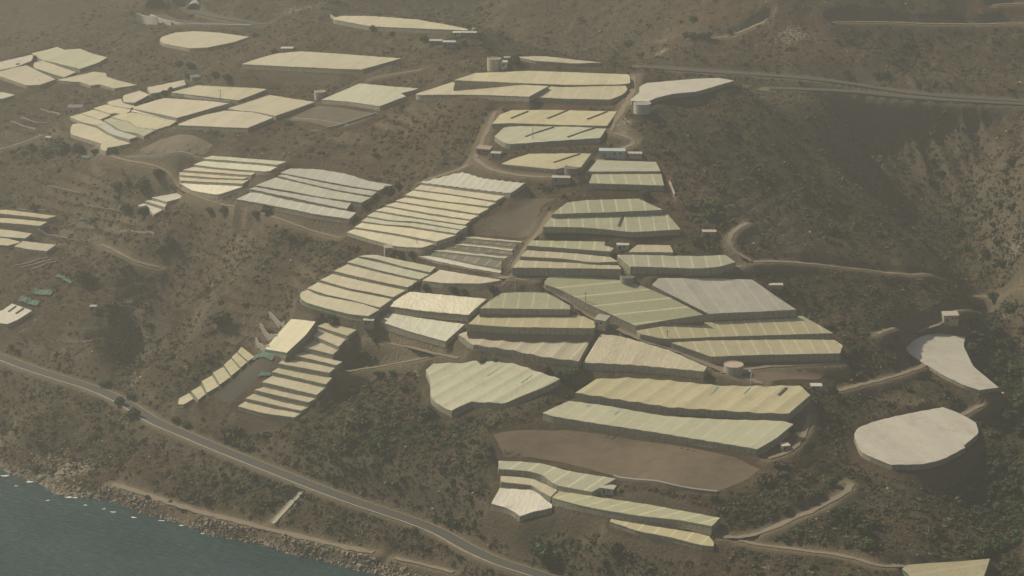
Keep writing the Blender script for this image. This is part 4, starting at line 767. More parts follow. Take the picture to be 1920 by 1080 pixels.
for H_ in HOUSES:
    nseed += 1; o = H_['o']; h = H_['h']; per = o.get('P', 8.5); amp = o.get('wav', .05); pts = rounded(H_['pts'])
    size = max(np.ptp(pts[:, 0]), np.ptp(pts[:, 1]))
    bm, c0, ca_, sa = cut_sheet(pts, H_['ang'], per/4 if amp > .2 else per/2, 5.0)
    z00 = float(gt(c0[0], c0[1])); root = empty('greenhouse', (c0[0], c0[1], z00))
    tag(root, H_['label'], 'greenhouse', H_['group'])
    uvl = bm.loops.layers.uv.new('UVMap'); hues = HUE[H_['c']]
    st = {v: (v.co.x, v.co.y) for v in bm.verts}
    pl_x, pl_y, pl_a, pl_b, pl_c = H_['pln']
    def surf(s, t, x, y):
        ph = s/per; rip = amp*(math.cos(2*math.pi*ph)+.25*math.cos(4*math.pi*ph+1)) if amp > .2 else amp*(2*abs((ph % 1)-.5)*2-1)
        sag = .18*float(fbm(np.array(x/14.), np.array(y/14.), 90+nseed, 2))
        return pl_c+pl_a*(x-pl_x)+pl_b*(y-pl_y)+rip+sag
    for v in bm.verts:
        s, t = st[v]; x, y = c0[0]-sa*s+ca_*t, c0[1]+ca_*s+sa*t
        v.co = (x-c0[0], y-c0[1], surf(s, t, x, y)-z00)
    for f in bm.faces:
        f.smooth = True
        for l in f.loops: s, t = st[l.vert]; l[uvl].uv = (s/per+.5, t/10)
        if f.normal.z < 0: f.normal_flip()
    bm.normal_update()
    if sum(f.normal.z for f in bm.faces) < 0: bmesh.ops.reverse_faces(bm, faces=bm.faces[:])
    # sides hang from the rim
    side = MB(); hem = MB(); bank = MB(); suv = []
    for e in bm.edges:
        if len(e.link_loops) != 1: continue
        l = e.link_loops[0]; a, b = l.vert, l.link_loop_next.vert
        pa, pb = Vector(a.co), Vector(b.co); d = (pb-pa); d.z = 0
        if d.length < 1e-4: continue
        d.normalize(); out = Vector((d.y, -d.x, 0)); dz = .28
        ga = float(gt(pa.x+c0[0], pa.y+c0[1]))-z00-.6; gb = float(gt(pb.x+c0[0], pb.y+c0[1]))-z00-.6
        hmax = h*1.0+.5
        qa = Vector((pa.x+out.x*dz, pa.y+out.y*dz, max(min(ga, pa.z-.6), pa.z-hmax))); qb = Vector((pb.x+out.x*dz, pb.y+out.y*dz, max(min(gb, pb.z-.6), pb.z-hmax)))
        if qa.z > ga+.05 or qb.z > gb+.05:
            k1, k2 = max(qa.z-ga, .05), max(qb.z-gb, .05); up = Vector((0, 0, .12))
            bank.add([qa-out*.2+up, qa+out*.35+up*.5, qa+out*(.4+k1*.28)-Vector((0, 0, k1)), qb+out*(.4+k2*.28)-Vector((0, 0, k2)), qb+out*.35+up*.5, qb-out*.2+up], [(0, 1, 4, 5), (1, 2, 3, 4)])
        side.add([pa-Vector((0, 0, .02)), qa, qb, pb-Vector((0, 0, .02))], [(0, 1, 2, 3)])
        u0, u1 = (pa.x*d.x+pa.y*d.y)/3, (pb.x*d.x+pb.y*d.y)/3; suv += [u0, 1, u0, 0, u1, 0, u1, 1]
        hh = .22 if o.get('hem') != 'gn' else min(1.7, h*.6); o1, o2 = out*.05, out*.19
        hem.add([pa+o1+Vector((0, 0, .03)), pa+o2-Vector((0, 0, hh)), pb+o2-Vector((0, 0, hh)), pb+o1+Vector((0, 0, .03))], [(0, 1, 2, 3)])
    me_ = bpy.data.meshes.new('roof_sheet'); bm.to_mesh(me_); bm.free()
    r = obj('roof_sheet', me_, ROOF, root); jit = 1+random.uniform(-.05, .05)
    r.color = (hues[0]*jit, hues[1]*jit, hues[2]*jit*random.uniform(.96, 1.04), min(1, o.get('sc', .35)*1.3))
    ms = side.mesh('side_net'); ul = ms.uv_layers.new(name='UVMap'); ul.data.foreach_set('uv', suv)
    obj('side_net', ms, NET, root)
    if bank.f:                                  # one wall for every unbroken run
        nq = len(bank.v)//6; ends = [(Vector(bank.v[6*i]), Vector(bank.v[6*i+5])) for i in range(nq)]; comp = list(range(nq))
        def find(i):
            while comp[i] != i: i = comp[i]
            return i
        for i in range(nq):
            for j in range(i):
                if min((p-q_).length for p in ends[i] for q_ in ends[j]) < .3: comp[find(i)] = find(j)
        for rt_ in sorted({find(i) for i in range(nq)}):
            part = MB()
            for i in range(nq):
                if find(i) == rt_: part.add(bank.v[6*i:6*i+6], [(0, 1, 4, 5), (1, 2, 3, 4)])
            part.build('bank_wall', STONE, root)
    if o.get('hem') == 'gn': tag(hem.build('net_band', GNET, root), 'green net band round the rim')
    else: hm = hem.build('sheet_rim', RIM, root); hm.color = tuple(min(1, c*1.12) for c in r.color[:3])+(0,)
    for key, m_, wid, nm in (('vents', DARK, .75, 'roof_vent'), ('slits', GPL, .35, 'roof_patch')):
        for seg in o.get(key, []):
            A, B = hit_plane(*seg[0], H_['pln']), hit_plane(*seg[1], H_['pln']); n = max(4, int(np.linalg.norm(A-B)/2.0)); d = (B-A)[:2]; d /= np.linalg.norm(d); nn = np.array([-d[1], d[0]])*wid
            vb = MB(); prev = None
            for k in range(n+1):
                p = A[:2]+(B-A)[:2]*k/n; s = -(p[0]-c0[0])*sa+(p[1]-c0[1])*ca_; t = (p[0]-c0[0])*ca_+(p[1]-c0[1])*sa
                zz = surf(s, t, p[0], p[1])-z00+(.35 if key == 'vents' else .12)
                zl = surf(s, t, p[0], p[1])-z00-.15
                cur = [(p[0]+nn[0]-c0[0], p[1]+nn[1]-c0[1], zz), (p[0]-nn[0]-c0[0], p[1]-nn[1]-c0[1], zz), (p[0]+nn[0]-c0[0], p[1]+nn[1]-c0[1], zl), (p[0]-nn[0]-c0[0], p[1]-nn[1]-c0[1], zl)]
                if prev: vb.add(prev+cur, [(0, 1, 5, 4), (2, 6, 7, 3), (0, 4, 6, 2), (1, 3, 7, 5)])
                prev = cur
            vb.build(nm, m_, root)

# ---------------------------------------------------------------- fields, roads, walls
def sheet_object(name, P, ang, m, lift, **kw):
    bm, c0, ca_, sa = cut_sheet(P, ang, 2.5, 2.5)
    for v in bm.verts:
        s, t = v.co.x, v.co.y; x, y = c0[0]-sa*s+ca_*t, c0[1]+ca_*s+sa*t; v.co = (x, y, float(gt(x, y))+lift)
    for f in bm.faces: f.smooth = True
    bm.normal_update()
    if sum(f.normal.z for f in bm.faces) < 0: bmesh.ops.reverse_faces(bm, faces=bm.faces[:])
    me_ = bpy.data.meshes.new(name); bm.to_mesh(me_); bm.free(); return tag(obj(name, me_, m), kind='structure')
def field_mat(col, k):
    m, n, b, N, L = mat('ploughed_soil'); ge = N('ShaderNodeNewGeometry'); no = N('ShaderNodeTexNoise'); no.inputs['Scale'].default_value = .12; no.inputs['Detail'].default_value = 11; no.inputs['Roughness'].default_value = .7
    mp = N('ShaderNodeMapping'); mp.inputs['Scale'].default_value = (.8, 1.4, 1); mp.inputs['Rotation'].default_value = (0, 0, .25); L(ge.outputs['Position'], mp.inputs[0]); L(mp.outputs[0], no.inputs['Vector'])
    r = ramp(N, [(.34, tuple(c*.78 for c in col)), (.5, col), (.66, tuple(c*1.18 for c in col))]); L(no.outputs['Fac'], r.inputs[0]); L(r.outputs[0], b.inputs['Base Color']); b.inputs['Roughness'].default_value = .95
    bp = N('ShaderNodeBump'); bp.inputs['Distance'].default_value = .8; bp.inputs['Strength'].default_value = .5; L(no.outputs['Fac'], bp.inputs['Height']); L(bp.outputs[0], b.inputs['Normal']); return m
for k, (P, col, te) in enumerate(PLOTS): sheet_object('field', P, .3, field_mat(col, k), .06)
def ribbon(P, z, w_, lift, off=0.0, jag=0.0):
    mb = MB(); n = len(P); T_ = np.gradient(P, axis=0); T_ /= np.linalg.norm(T_, axis=1)[:, None]+1e-9; Nn = np.stack([-T_[:, 1], T_[:, 0]], 1)
    vs = []
    for i in range(n):
        j1, j2 = (random.uniform(-jag, jag), random.uniform(-jag, jag)) if jag else (0, 0)
        for q in (-w_/2+j1, 0, w_/2+j2): p = P[i]+Nn[i]*(off+q); vs.append((p[0], p[1], z[i]+lift))
    mb.add(vs, [f for i in range(n-1) for f in ((3*i+1, 3*i, 3*i+3, 3*i+4), (3*i+2, 3*i+1, 3*i+4, 3*i+5))]); return mb
NMS = {'coast': 'road', 'motor': 'motorway'}
cnt = 0
for R_ in ROADS:
    kd = R_['kind']; cnt += 1; lift = .22+.012*cnt
    if kd == 'stair': continue
    if kd == 'coast': tag(ribbon(R_['p'], R_['z'], 7.4, lift).build('road', ASPH), kind='structure')
    elif kd == 'motor': tag(ribbon(R_['p'], R_['z'], 7, lift).build('motorway', ASPH if False else simple('old_asphalt', (.062, .056, .044), .9)), kind='structure')
    else: tag(ribbon(R_['p'], R_['z'], R_['w']*.72, lift, jag=R_['w']*.15).build('path' if 'coast' in kd else 'dirt_track', EARTH), kind='structure')
def wall_mesh(P, zf, h, th, off=0.0, jag=0.0):
    n = len(P); T_ = np.gradient(P, axis=0); T_ /= np.linalg.norm(T_, axis=1)[:, None]+1e-9; Nn = np.stack([-T_[:, 1], T_[:, 0]], 1); mb = MB(); vs = []
    for i in range(n):
        hh = h+random.uniform(-jag, jag)
        for q, zz in ((-th/2, -1.2), (-th/2, hh), (th/2, hh), (th/2, -1.2)): p = P[i]+Nn[i]*(off+q); vs.append((p[0], p[1], zf[i]+zz))
    fs = [(4*i+k, 4*i+k+1, 4*i+k+5, 4*i+k+4) for i in range(n-1) for k in range(3)]+[(3, 2, 1, 0), (4*n-4, 4*n-3, 4*n-2, 4*n-1)]
    mb.add(vs, fs); return mb
def wall_obj(name, P, zf, h, th, m, label, cat='wall', group=None, off=0.0, jag=.05):
    mb = wall_mesh(P, zf, h, th, off, jag); c = P[len(P)//2]; z = float(zf[len(P)//2])
    mb.v = [(a-c[0], b_-c[1], d-z) for a, b_, d in mb.v]; o_ = mb.build(name, m, None, (c[0], c[1], z)); return tag(o_, label, cat, group)
CR = ROADS[0]
T_ = np.gradient(CR['p'], axis=0)
# the line runs from left to right, so its left-hand normal points inland
keep = np.arange(len(CR['p'])); P_, z_ = CR['p'], CR['z']
wall_obj('parapet', P_, z_, .9, .6, simple('parapet_stone', (.37, .34, .265), .9, .35, .3), 'long pale parapet on the seaward edge of the coast road', 'parapet', off=-4.4)
wall_obj('kerb_wall', P_, z_, .35, .4, simple('road_edge', (.27, .24, .175), .9, .4, .3), 'thin pale kerb wall on the uphill edge of the coast road', 'kerb wall', off=4.1)
for px, h, th, col, label in WALLS:
    P = chain([spot(u, v)[:2] for u, v in px], 3.0); wall_obj('low_wall', P, gt(P[:, 0], P[:, 1]), h, th, simple('wall_render', col, .9), label)
# motorway parapets and the pale viaduct flanks on the far left
WH = simple('white_parapet', (.55, .52, .44), .8)
for R_, lab in zip([r for r in ROADS if r['kind'] == 'motor'][:2], ('light crash barrier along the upper motorway carriageway', 'light crash barrier along the lower motorway carriageway')):
    wall_obj('crash_barrier', R_['p'], R_['z'], .7, .25, simple('barrier_metal', (.13, .125, .11), .7), lab, 'crash barrier', off=-4.8)
for px, h, lab in (([(257,40),(270,44),(285,46),(296,47)], 7, 'cream retaining wall at the left end of the tunnel junction'), ([(283,34),(292,38),(305,43),(322,47)], 3.2, 'curved cream parapet right of the cream retaining wall'),
                   ([(322,42),(332,45),(345,47),(400,49),(470,50)], 1.4, 'long thin pale barrier running right from the tunnels')):
    P = chain([seen(u, v)[:2] for u, v in px], 4.0); wall_obj('retaining_wall', P, gt(P[:, 0], P[:, 1]), h, 1.0, WH, lab, 'retaining wall')
for u, v, R0, lab in ((293, 12, 10, 'larger round tunnel mouth with a pale rim at the top left'), (365, 18, 7, 'smaller round tunnel mouth with a pale rim at the top left')):
    p = seen(u, v); rt = empty('tunnel_portal', (p[0], p[1], p[2]-1)); tag(rt, lab, 'tunnel portal', 'motorway tunnel mouths')
    ring, hole = MB(), MB(); n = 20; vs = []
    for k in range(n+1):
        a = math.pi*k/n
        for r_, y in ((R0, -2), (R0*.84, -2), (R0*.84, 12), (R0, 12)): vs.append((r_*math.cos(a), y, r_*math.sin(a)))
    ring.add(vs, [(4*k+j, 4*k+(j+1) % 4, 4*k+4+(j+1) % 4, 4*k+4+j) for k in range(n) for j in range(4)]); ring.build('portal_ring', simple('grey_concrete', (.27, .26, .22), .9), rt)
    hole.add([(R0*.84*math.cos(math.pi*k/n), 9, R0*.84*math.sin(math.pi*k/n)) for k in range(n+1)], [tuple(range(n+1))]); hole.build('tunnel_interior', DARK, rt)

NETS = [([(108,517),(135,530),(133,535),(104,522)], 'thin green shade net on the left terraces beside a round tree'), ([(40,558),(75,568),(70,576),(33,567)], 'tattered green shade net, lower one of two on the left terraces'), ([(66,543),(100,548),(96,556),(60,552)], 'tattered green shade net, upper one of two on the left terraces'),
        ([(480,668),(515,672),(510,680),(472,678)], 'green netting strewn between the lemon roof and the yellow chain'), ([(152,291),(172,295),(166,300),(146,297)], 'scrap of green net under the far left grove'), ([(308,354),(326,357),(322,360),(305,358)], 'scrap of turquoise net near the three little white strips'),
        ([(490,700),(520,706),(512,713),(482,708)], 'dark green net on the open steps left of the little cream strips'), ([(150,410),(172,416),(166,420),(144,415)], 'faded green net on the terraces above the white slotted greenhouse')]
for px, lab in NETS:
    Q = np.array([seen(u, v) for u, v in px]); c = Q.mean(0); rt = empty('shade_net', tuple(c)); tag(rt, lab, 'shade net'); mb = MB(); n = 8; vs = []
    for i in range(n+1):
        for j in range(4): p = (Q[0]*(1-i/n)+Q[1]*i/n)*(1-j/3)+(Q[3]*(1-i/n)+Q[2]*i/n)*j/3; vs.append((p[0]-c[0], p[1]-c[1], float(gt(p[0], p[1]))-c[2]+1.3+.35*math.sin(i*2.1+j)))
    mb.add(vs, [(4*i+j, 4*i+j+1, 4*i+j+5, 4*i+j+4) for i in range(n) for j in range(3)]); mb.build('net_sheet', NETG, rt)
    for q_ in Q:
        mb = MB(); z_b = float(gt(q_[0], q_[1]))-c[2]; mb.tube((q_[0]-c[0], q_[1]-c[1], z_b-.4), (q_[0]-c[0], q_[1]-c[1], z_b+1.8), .07, .06, 6); mb.build('post', BARK_, rt)

# stairs from the coast road to the path
a, b = seen(568, 921), seen(511, 982); rt = empty('stairway', tuple((a+b)/2)); tag(rt, 'straight pale concrete stairway down from the coast road to the shore path', 'stairway')
mb = MB(); n = 34; d = (b-a); L = np.linalg.norm(d[:2]); dd = d[:2]/L; nn = np.array([-dd[1], dd[0]]); m0 = (a+b)/2
for k in range(n):
    p0, p1 = a[:2]+dd*L*k/n-m0[:2], a[:2]+dd*L*(k+1)/n-m0[:2]; z = max(float(gt(*(a[:2]+dd*L*(k+.5)/n))), float(gt(*(a[:2]+dd*L*k/n))))-m0[2]+.45
    q = [p0+nn*1.3, p0-nn*1.3, p1-nn*1.3, p1+nn*1.3]
    mb.add([(x, y, z) for x, y in q]+[(x, y, z-2.6) for x, y in q], [(0, 1, 2, 3), (0, 4, 5, 1), (1, 5, 6, 2), (2, 6, 7, 3), (3, 7, 4, 0)])
mb.build('steps', PALE, rt)
for s_ in (-1, 1):
    mb = MB(); prev = None
    for k in range(n+1):
        p = a[:2]+dd*L*k/n; z = float(gt(*p))-m0[2]; q = p-m0[:2]+nn*(s_*1.45); w_ = nn*.15
        cur = [(q[0]-w_[0], q[1]-w_[1], z+.85), (q[0]+w_[0], q[1]+w_[1], z+.85), (q[0]+w_[0], q[1]+w_[1], z-1), (q[0]-w_[0], q[1]-w_[1], z-1)]
        if prev: mb.add(prev+cur, [(0, 1, 5, 4), (1, 2, 6, 5), (3, 0, 4, 7)])
        prev = cur
    mb.build('side_kerb', PALE, rt)

# ---------------------------------------------------------------- tanks, huts, poles, truck
for u, v, R0, hh, cw, ct, lab in TANKS:
    p = seen(u, v); rt = empty('water_tank', (p[0], p[1], p[2])); tag(rt, lab, 'water tank', None)
    n = 32; wl, rim, top, lad = MB(), MB(), MB(), MB(); cs = [(math.cos(2*math.pi*k/n), math.sin(2*math.pi*k/n)) for k in range(n)]
    wl.add([(R0*c, R0*s, z) for z in (-2, hh) for c, s in cs], [(k, (k+1) % n, n+(k+1) % n, n+k) for k in range(n)]); wl.build('tank_wall', simple('tank_render', cw, .8, .12), rt, smooth=True)
    rim.add([(r_*c, r_*s, z) for r_, z in ((R0+.12, hh-.3), (R0+.12, hh+.12), (R0-.3, hh+.12), (R0-.3, hh-.4)) for c, s in cs], [(j*n+k, j*n+(k+1) % n, (j+1)*n+(k+1) % n, (j+1)*n+k) for j in range(3) for k in range(n)]); rim.build('rim', simple('tank_rim', tuple(c*1.1 for c in cw), .8), rt)
    top.add([((R0-.29)*c, (R0-.29)*s, hh-.12) for c, s in cs], [tuple(range(n))]); top.build('tank_cover', simple('tank_top', ct, .8), rt)
    for s_ in (-.25, .25): lad.tube((s_, -R0-.2, -.5), (s_, -R0-.2, hh+.6), .05, .05, 6)
    for k in range(int(hh/.4)): lad.tube((-.25, -R0-.2, .3+.4*k), (.25, -R0-.2, .3+.4*k), .03, .03, 5)
    lad.build('ladder', simple('ladder_steel', (.2, .2, .18), .6), rt)
WIN = simple('dark_opening', (.03, .03, .03), .5)
for u, v, W_, D_, hh, cw, cr, rot, lab in HUTS:
    p = seen(u, v); rt = empty('house' if 'house' in lab or 'building' in lab else 'shed' if 'shed' in lab else 'hut', (p[0], p[1]+D_/2, float(gt(p[0], p[1]+D_/2))), math.radians(rot)); tag(rt, lab, rt.name.split('.')[0])
    wl, rf, dr = MB(), MB(), MB(); wl.box(-W_/2, W_/2, -D_/2, D_/2, -2.5, hh); wl.build('wall', simple('hut_wall', cw, .9), rt)
    rise = .25*D_ if hh > 3 and W_ < 12 else .35
    e = .25; x0, x1, y0, y1 = -W_/2-e, W_/2+e, -D_/2-e, D_/2+e
    rf.add([(x0, y0, hh+.02), (x1, y0, hh+.02), (x1, y1, hh+.02), (x0, y1, hh+.02), (x0, y0, hh+.2), (x1, y0, hh+.2), (x1, y1, hh+rise), (x0, y1, hh+rise)], [(0, 3, 2, 1), (4, 5, 6, 7), (0, 1, 5, 4), (1, 2, 6, 5), (2, 3, 7, 6), (3, 0, 4, 7)])
    rf.build('roof', simple('hut_roof', cr, .8), rt)
    if hh > 1.5:
        dr.box(-W_*.32, -W_*.32+1.1, -D_/2-.06, -D_/2+.04, -.2, min(2, hh*.8)); dr.build('door', WIN, rt)
        for k in range(1 if W_ < 9 else 3):
            wn = MB(); xx = W_*(.1+.22*k); wn.box(xx-.55, xx+.55, -D_/2-.05, -D_/2+.04, hh*.4, hh*.75); fo = wn.build('window', WIN, rt)
            fr = MB(); fr.box(xx-.7, xx+.7, -D_/2-.09, -D_/2-.02, hh*.33, hh*.385); fr.build('sill', PALE, fo)
STEEL = simple('pole_steel', (.22, .21, .18), .7); WPOLE = simple('pole_white', (.55, .53, .47), .6)
for u, v, hh, lab in POLES:
    p = seen(u, v); rt = empty('utility_pole', tuple(p)); tag(rt, lab, 'pole'); m_ = WPOLE if 'white' in lab else STEEL
    mb = MB(); mb.tube((0, 0, -1), (0, 0, hh), .24, .15, 8); mb.build('post', m_, rt)
    if hh > 6: mb = MB(); mb.box(-1.1, 1.1, -.1, .1, hh-.9, hh-.7); mb.build('crossarm', m_, rt)
    if 'lattice' in lab:
        mb = MB()
        for k in range(8): mb.tube((-.35, -.3, k*1.1), (.35, -.3, k*1.1+1.1), .05, .05, 5); mb.tube((.35, -.3, k*1.1), (-.35, -.3, k*1.1+1.1), .05, .05, 5)
        for s_ in (-.35, .35): mb.tube((s_, -.3, -.6), (s_, -.3, hh-.6), .08, .08, 6)
        mb.build('lattice', m_, rt)
p = seen(1399, 699); rt = empty('parked_truck', tuple(p), math.radians(8)); tag(rt, 'pale green pickup truck parked beside the squat round tank and white mast', 'pickup truck')
PAINT = simple('truck_paint', (.42, .50, .47), .4, .04); TY = simple('tyre_rubber', (.03, .03, .03), .9); GL = simple('truck_glass', (.04, .05, .06), .15, .02)
mb = MB(); mb.box(-2.6, 2.6, -.95, .95, .45, .95); mb.add([(-2.6,-.95,.95),(-.4,-.95,.95),(-.4,.95,.95),(-2.6,.95,.95),(-2.6,-.95,1.35),(-.4,-.95,1.35),(-.4,.95,1.35),(-2.6,.95,1.35)], [(0,1,5,4),(2,3,7,6),(3,0,4,7),(1,2,6,5)]); mb.box(1.3, 2.55, -.9, .9, .952, 1.15); mb.build('body', PAINT, rt)
mb = MB(); mb.add([(-.38,-.88,.96),(1.5,-.88,.96),(1.5,.88,.96),(-.38,.88,.96),(-.3,-.78,1.85),(.85,-.78,1.85),(.85,.78,1.85),(-.3,.78,1.85)], [(4,5,6,7),(0,1,5,4),(1,2,6,5),(2,3,7,6),(3,0,4,7)]); cb_ = mb.build('cab', PAINT, rt)
mb = MB(); mb.add([(1.44,-.72,1.06),(1.44,.72,1.06),(.93,.68,1.8),(.93,-.68,1.8)], [(0,1,2,3)]); mb.add([(-.25,-.89,1.1),(1.1,-.89,1.1),(.78,-.82,1.75),(-.2,-.82,1.75)], [(0,1,2,3)]); mb.v = [(x+.02 if x > .9 else x, y-.012 if y < -.8 else y, z) for x, y, z in mb.v]; mb.build('windows', GL, cb_)
for x in (-1.6, 1.7):
    for y in (-.95, .95):
        mb = MB(); mb.tube((x, y-.12, .38), (x, y+.12, .38), .38, .38, 14); wh = mb.build('wheel', TY, rt); mb = MB(); yy = y+.13*(1 if y > 0 else -1); mb.tube((x, y, .38), (x, yy, .38), .2, .2, 10); mb.build('rim', WPOLE, wh)

# ---------------------------------------------------------------- trees and bushes
def leaf_mat(name, a, c):
    m, n, b, N, L = mat(name); ge = N('ShaderNodeNewGeometry'); oi = N('ShaderNodeObjectInfo'); no = N('ShaderNodeTexNoise'); no.inputs['Scale'].default_value = .9; L(ge.outputs['Position'], no.inputs['Vector'])
    ad = N('ShaderNodeMath'); ad.operation = 'MULTIPLY_ADD'; L(oi.outputs['Random'], ad.inputs[0]); ad.inputs[1].default_value = .5; L(no.outputs['Fac'], ad.inputs[2]); r = ramp(N, [(.35, a), (1.0, c)]); L(ad.outputs[0], r.inputs[0]); L(r.outputs[0], b.inputs['Base Color']); b.inputs['Roughness'].default_value = .8; b.inputs['Specular IOR Level'].default_value = .2; return m
LEAF = [leaf_mat('dark_leaves', (.024, .042, .018), (.052, .074, .030)), leaf_mat('green_leaves', (.032, .060, .020), (.070, .105, .036)), leaf_mat('olive_leaves', (.05, .052, .034), (.095, .092, .058))]
BARK = simple('bark', (.09, .07, .05), .9)
def crown_mesh(name, seed, n=620, flat=.78, lobes=7, leaf=.13):
    r = np.random.default_rng(seed); mb = MB(); cs = []
    for k in range(lobes):
        a = r.uniform(0, 2*math.pi); d = r.uniform(.15, .62); cs.append((d*math.cos(a), d*math.sin(a), r.uniform(.35, .95)*flat, r.uniform(.28, .5)))
    cs.append((0, 0, .75*flat, .5))
    for k in range(n):
        c = cs[r.integers(len(cs))]; v = r.normal(size=3); v /= np.linalg.norm(v); rad = c[3]*r.uniform(.6, 1.08)
        p = np.array(c[:3])+v*rad*np.array([1, 1, .8]); 
        if p[2] < .06: p[2] = .06+r.uniform(0, .1)
        nrm = v+r.normal(size=3)*.45; nrm /= np.linalg.norm(nrm); t1 = np.cross(nrm, r.normal(size=3)); t1 /= np.linalg.norm(t1)+1e-9; t2 = np.cross(nrm, t1); s = leaf*r.uniform(.6, 1.3)
        mb.add([p-t1*s-t2*s*.6, p+t1*s*.8-t2*s*.7, p+t1*s*.9+t2*s*.6, p-t1*s*.6+t2*s*.9], [(0, 1, 2, 3)])
    return mb.mesh(name)
def trunk_mesh(seed):
    r = random.Random(seed); mb = MB(); mb.tube((0, 0, -.25), (.02, .01, .4), .075, .05, 7)
    for k in range(5):
        a = 2*math.pi*k/5+r.uniform(-.4, .4); mb.tube((.02, .01, .3), (.42*math.cos(a), .42*math.sin(a), r.uniform(.55, .85)), .035, .012, 5)
    return mb.mesh('trunk')
CROWNS = {k: [crown_mesh('crown', 10*k+j, flat=(1.15, 1.0, .7)[k], leaf=(.12, .125, .105)[k], n=760) for j in range(3)] for k in range(3)}
for k in CROWNS:
    for m_ in CROWNS[k]: m_.materials.append(LEAF[k])
TRUNKS = [trunk_mesh(j) for j in range(3)]
for t_ in TRUNKS: t_.materials.append(BARK)
KN = ('dark green round tree', 'mid green bushy tree', 'wide grey olive tree')
used_labels = set()
for i, (u, v, R0, kd, place) in enumerate(TREES):
    p = seen(u, v)
    if p is None: continue
    rt = empty('tree', (p[0], p[1], p[2]-.1*R0), random.uniform(0, 6.28)); lab = KN[kd]+' '+place
    while lab in used_labels: lab += ' again'
    used_labels.add(lab); tag(rt, lab, 'tree', 'trees scattered on the hillside'); rt.scale = (R0, R0, R0*random.uniform(.8, 1.0))
    obj('crown', CROWNS[kd][i % 3], None, rt); obj('trunk', TRUNKS[i % 3], None, rt)

def world_of(u, v):
    p = seen(u, v); return None if p is None else (p[0], p[1])
FREE = lambda x, y: lookup(gx, gy, free, x, y)
BARE = lambda x, y: lookup(gx, gy, bare, x, y)
VEG = lambda x, y: lookup(gx, gy, veg, x, y)
TER = lambda x, y: lookup(gx, gy, ter, x, y)
# candidate places for scrub, over the land the picture looks at and a margin round it
n_c = 900000
cy = RNG.uniform(900, 1900, n_c); cx = RNG.uniform(-1, 1, n_c)*(cy*.27+40)
zz = gt(cx, cy); ve = VEG(cx, cy); cl = fbm(cx/26, cy/26, 123, 3)*.5+.5; cl2_ = fbm(cx/7, cy/7, 131, 2)*.5+.5
hollow = np.clip((g0(cx+8, cy)+g0(cx-8, cy)+g0(cx, cy+8)+g0(cx, cy-8))/4-g0(cx, cy), -1, 1)
prob = (.30+.75*ve+.9*np.clip(cl-.40, -.2, 1)+.4*np.clip(hollow*3, -.3, 1))*(.25+cl2_*1.3)*.62
prob *= np.clip((2000-cy)/900, .25, 1)*(1-.3*TER(cx, cy))*(1-.6*lookup(gx, gy, np.clip(riser, 0, 1), cx, cy))
ok = (RNG.uniform(size=n_c) < prob) & (FREE(cx, cy) > .75) & (BARE(cx, cy) < .3) & (zz > 3.2)
cx, cy, zz, ve = cx[ok], cy[ok], zz[ok], ve[ok]
rad = RNG.gamma(1.3, .42, len(cx))*(1+.5*np.clip(ve, 0, 1))+.27
dist = np.hypot(cx, cy)
uu = cx/(cy*math.cos(PITCH)+(CAM_Z-zz)*math.sin(PITCH))*FPX+960
inpic = (uu > 15) & (uu < 1905) & (cy > 1000)
order = np.argsort(-(rad/dist)*inpic)
named, rest = order[:300], order[300:]
BUSH = [crown_mesh('bush', 200+j, n=120, flat=.6, lobes=5, leaf=.2) for j in range(4)]
BM = [leaf_mat('bush_leaves', (.030, .042, .018), (.066, .078, .036)), leaf_mat('dry_bush_leaves', (.06, .055, .035), (.12, .10, .065))]
for j, b_ in enumerate(BUSH): b_.materials.append(BM[0] if j < 3 else BM[1])
RG = [('above the coast road', 'bushes on the slope above the coast road'), ('between the coast road and the sea', 'bushes between coast road and sea'), ('on the shaded right-hand slopes', 'bushes on the shaded right-hand slopes'), ('on the upper hillside among the greenhouses', 'bushes on the upper hillside')]
for k, i in enumerate(named):
    x, y, z, r_ = float(cx[i]), float(cy[i]), float(zz[i]), float(rad[i])
    rd = np.hypot(CR['p'][:, 0]-x, CR['p'][:, 1]-y).argmin(); below = y < CR['p'][rd, 1] and x < 60
    q_ = 1 if below else (2 if x > 150 else (0 if y < 1180 else 3))
    o_ = obj('bush', BUSH[k % 4], None, None, (x, y, z-.05)); o_.scale = (r_, r_, r_*.9); o_.rotation_euler = (0, 0, k*1.3)
    tag(o_, 'low rounded '+('dry brown' if k % 4 == 3 else 'dark green')+' bush '+RG[q_][0], 'bush', RG[q_][1]+(' (dry)' if k % 4 == 3 else ''))
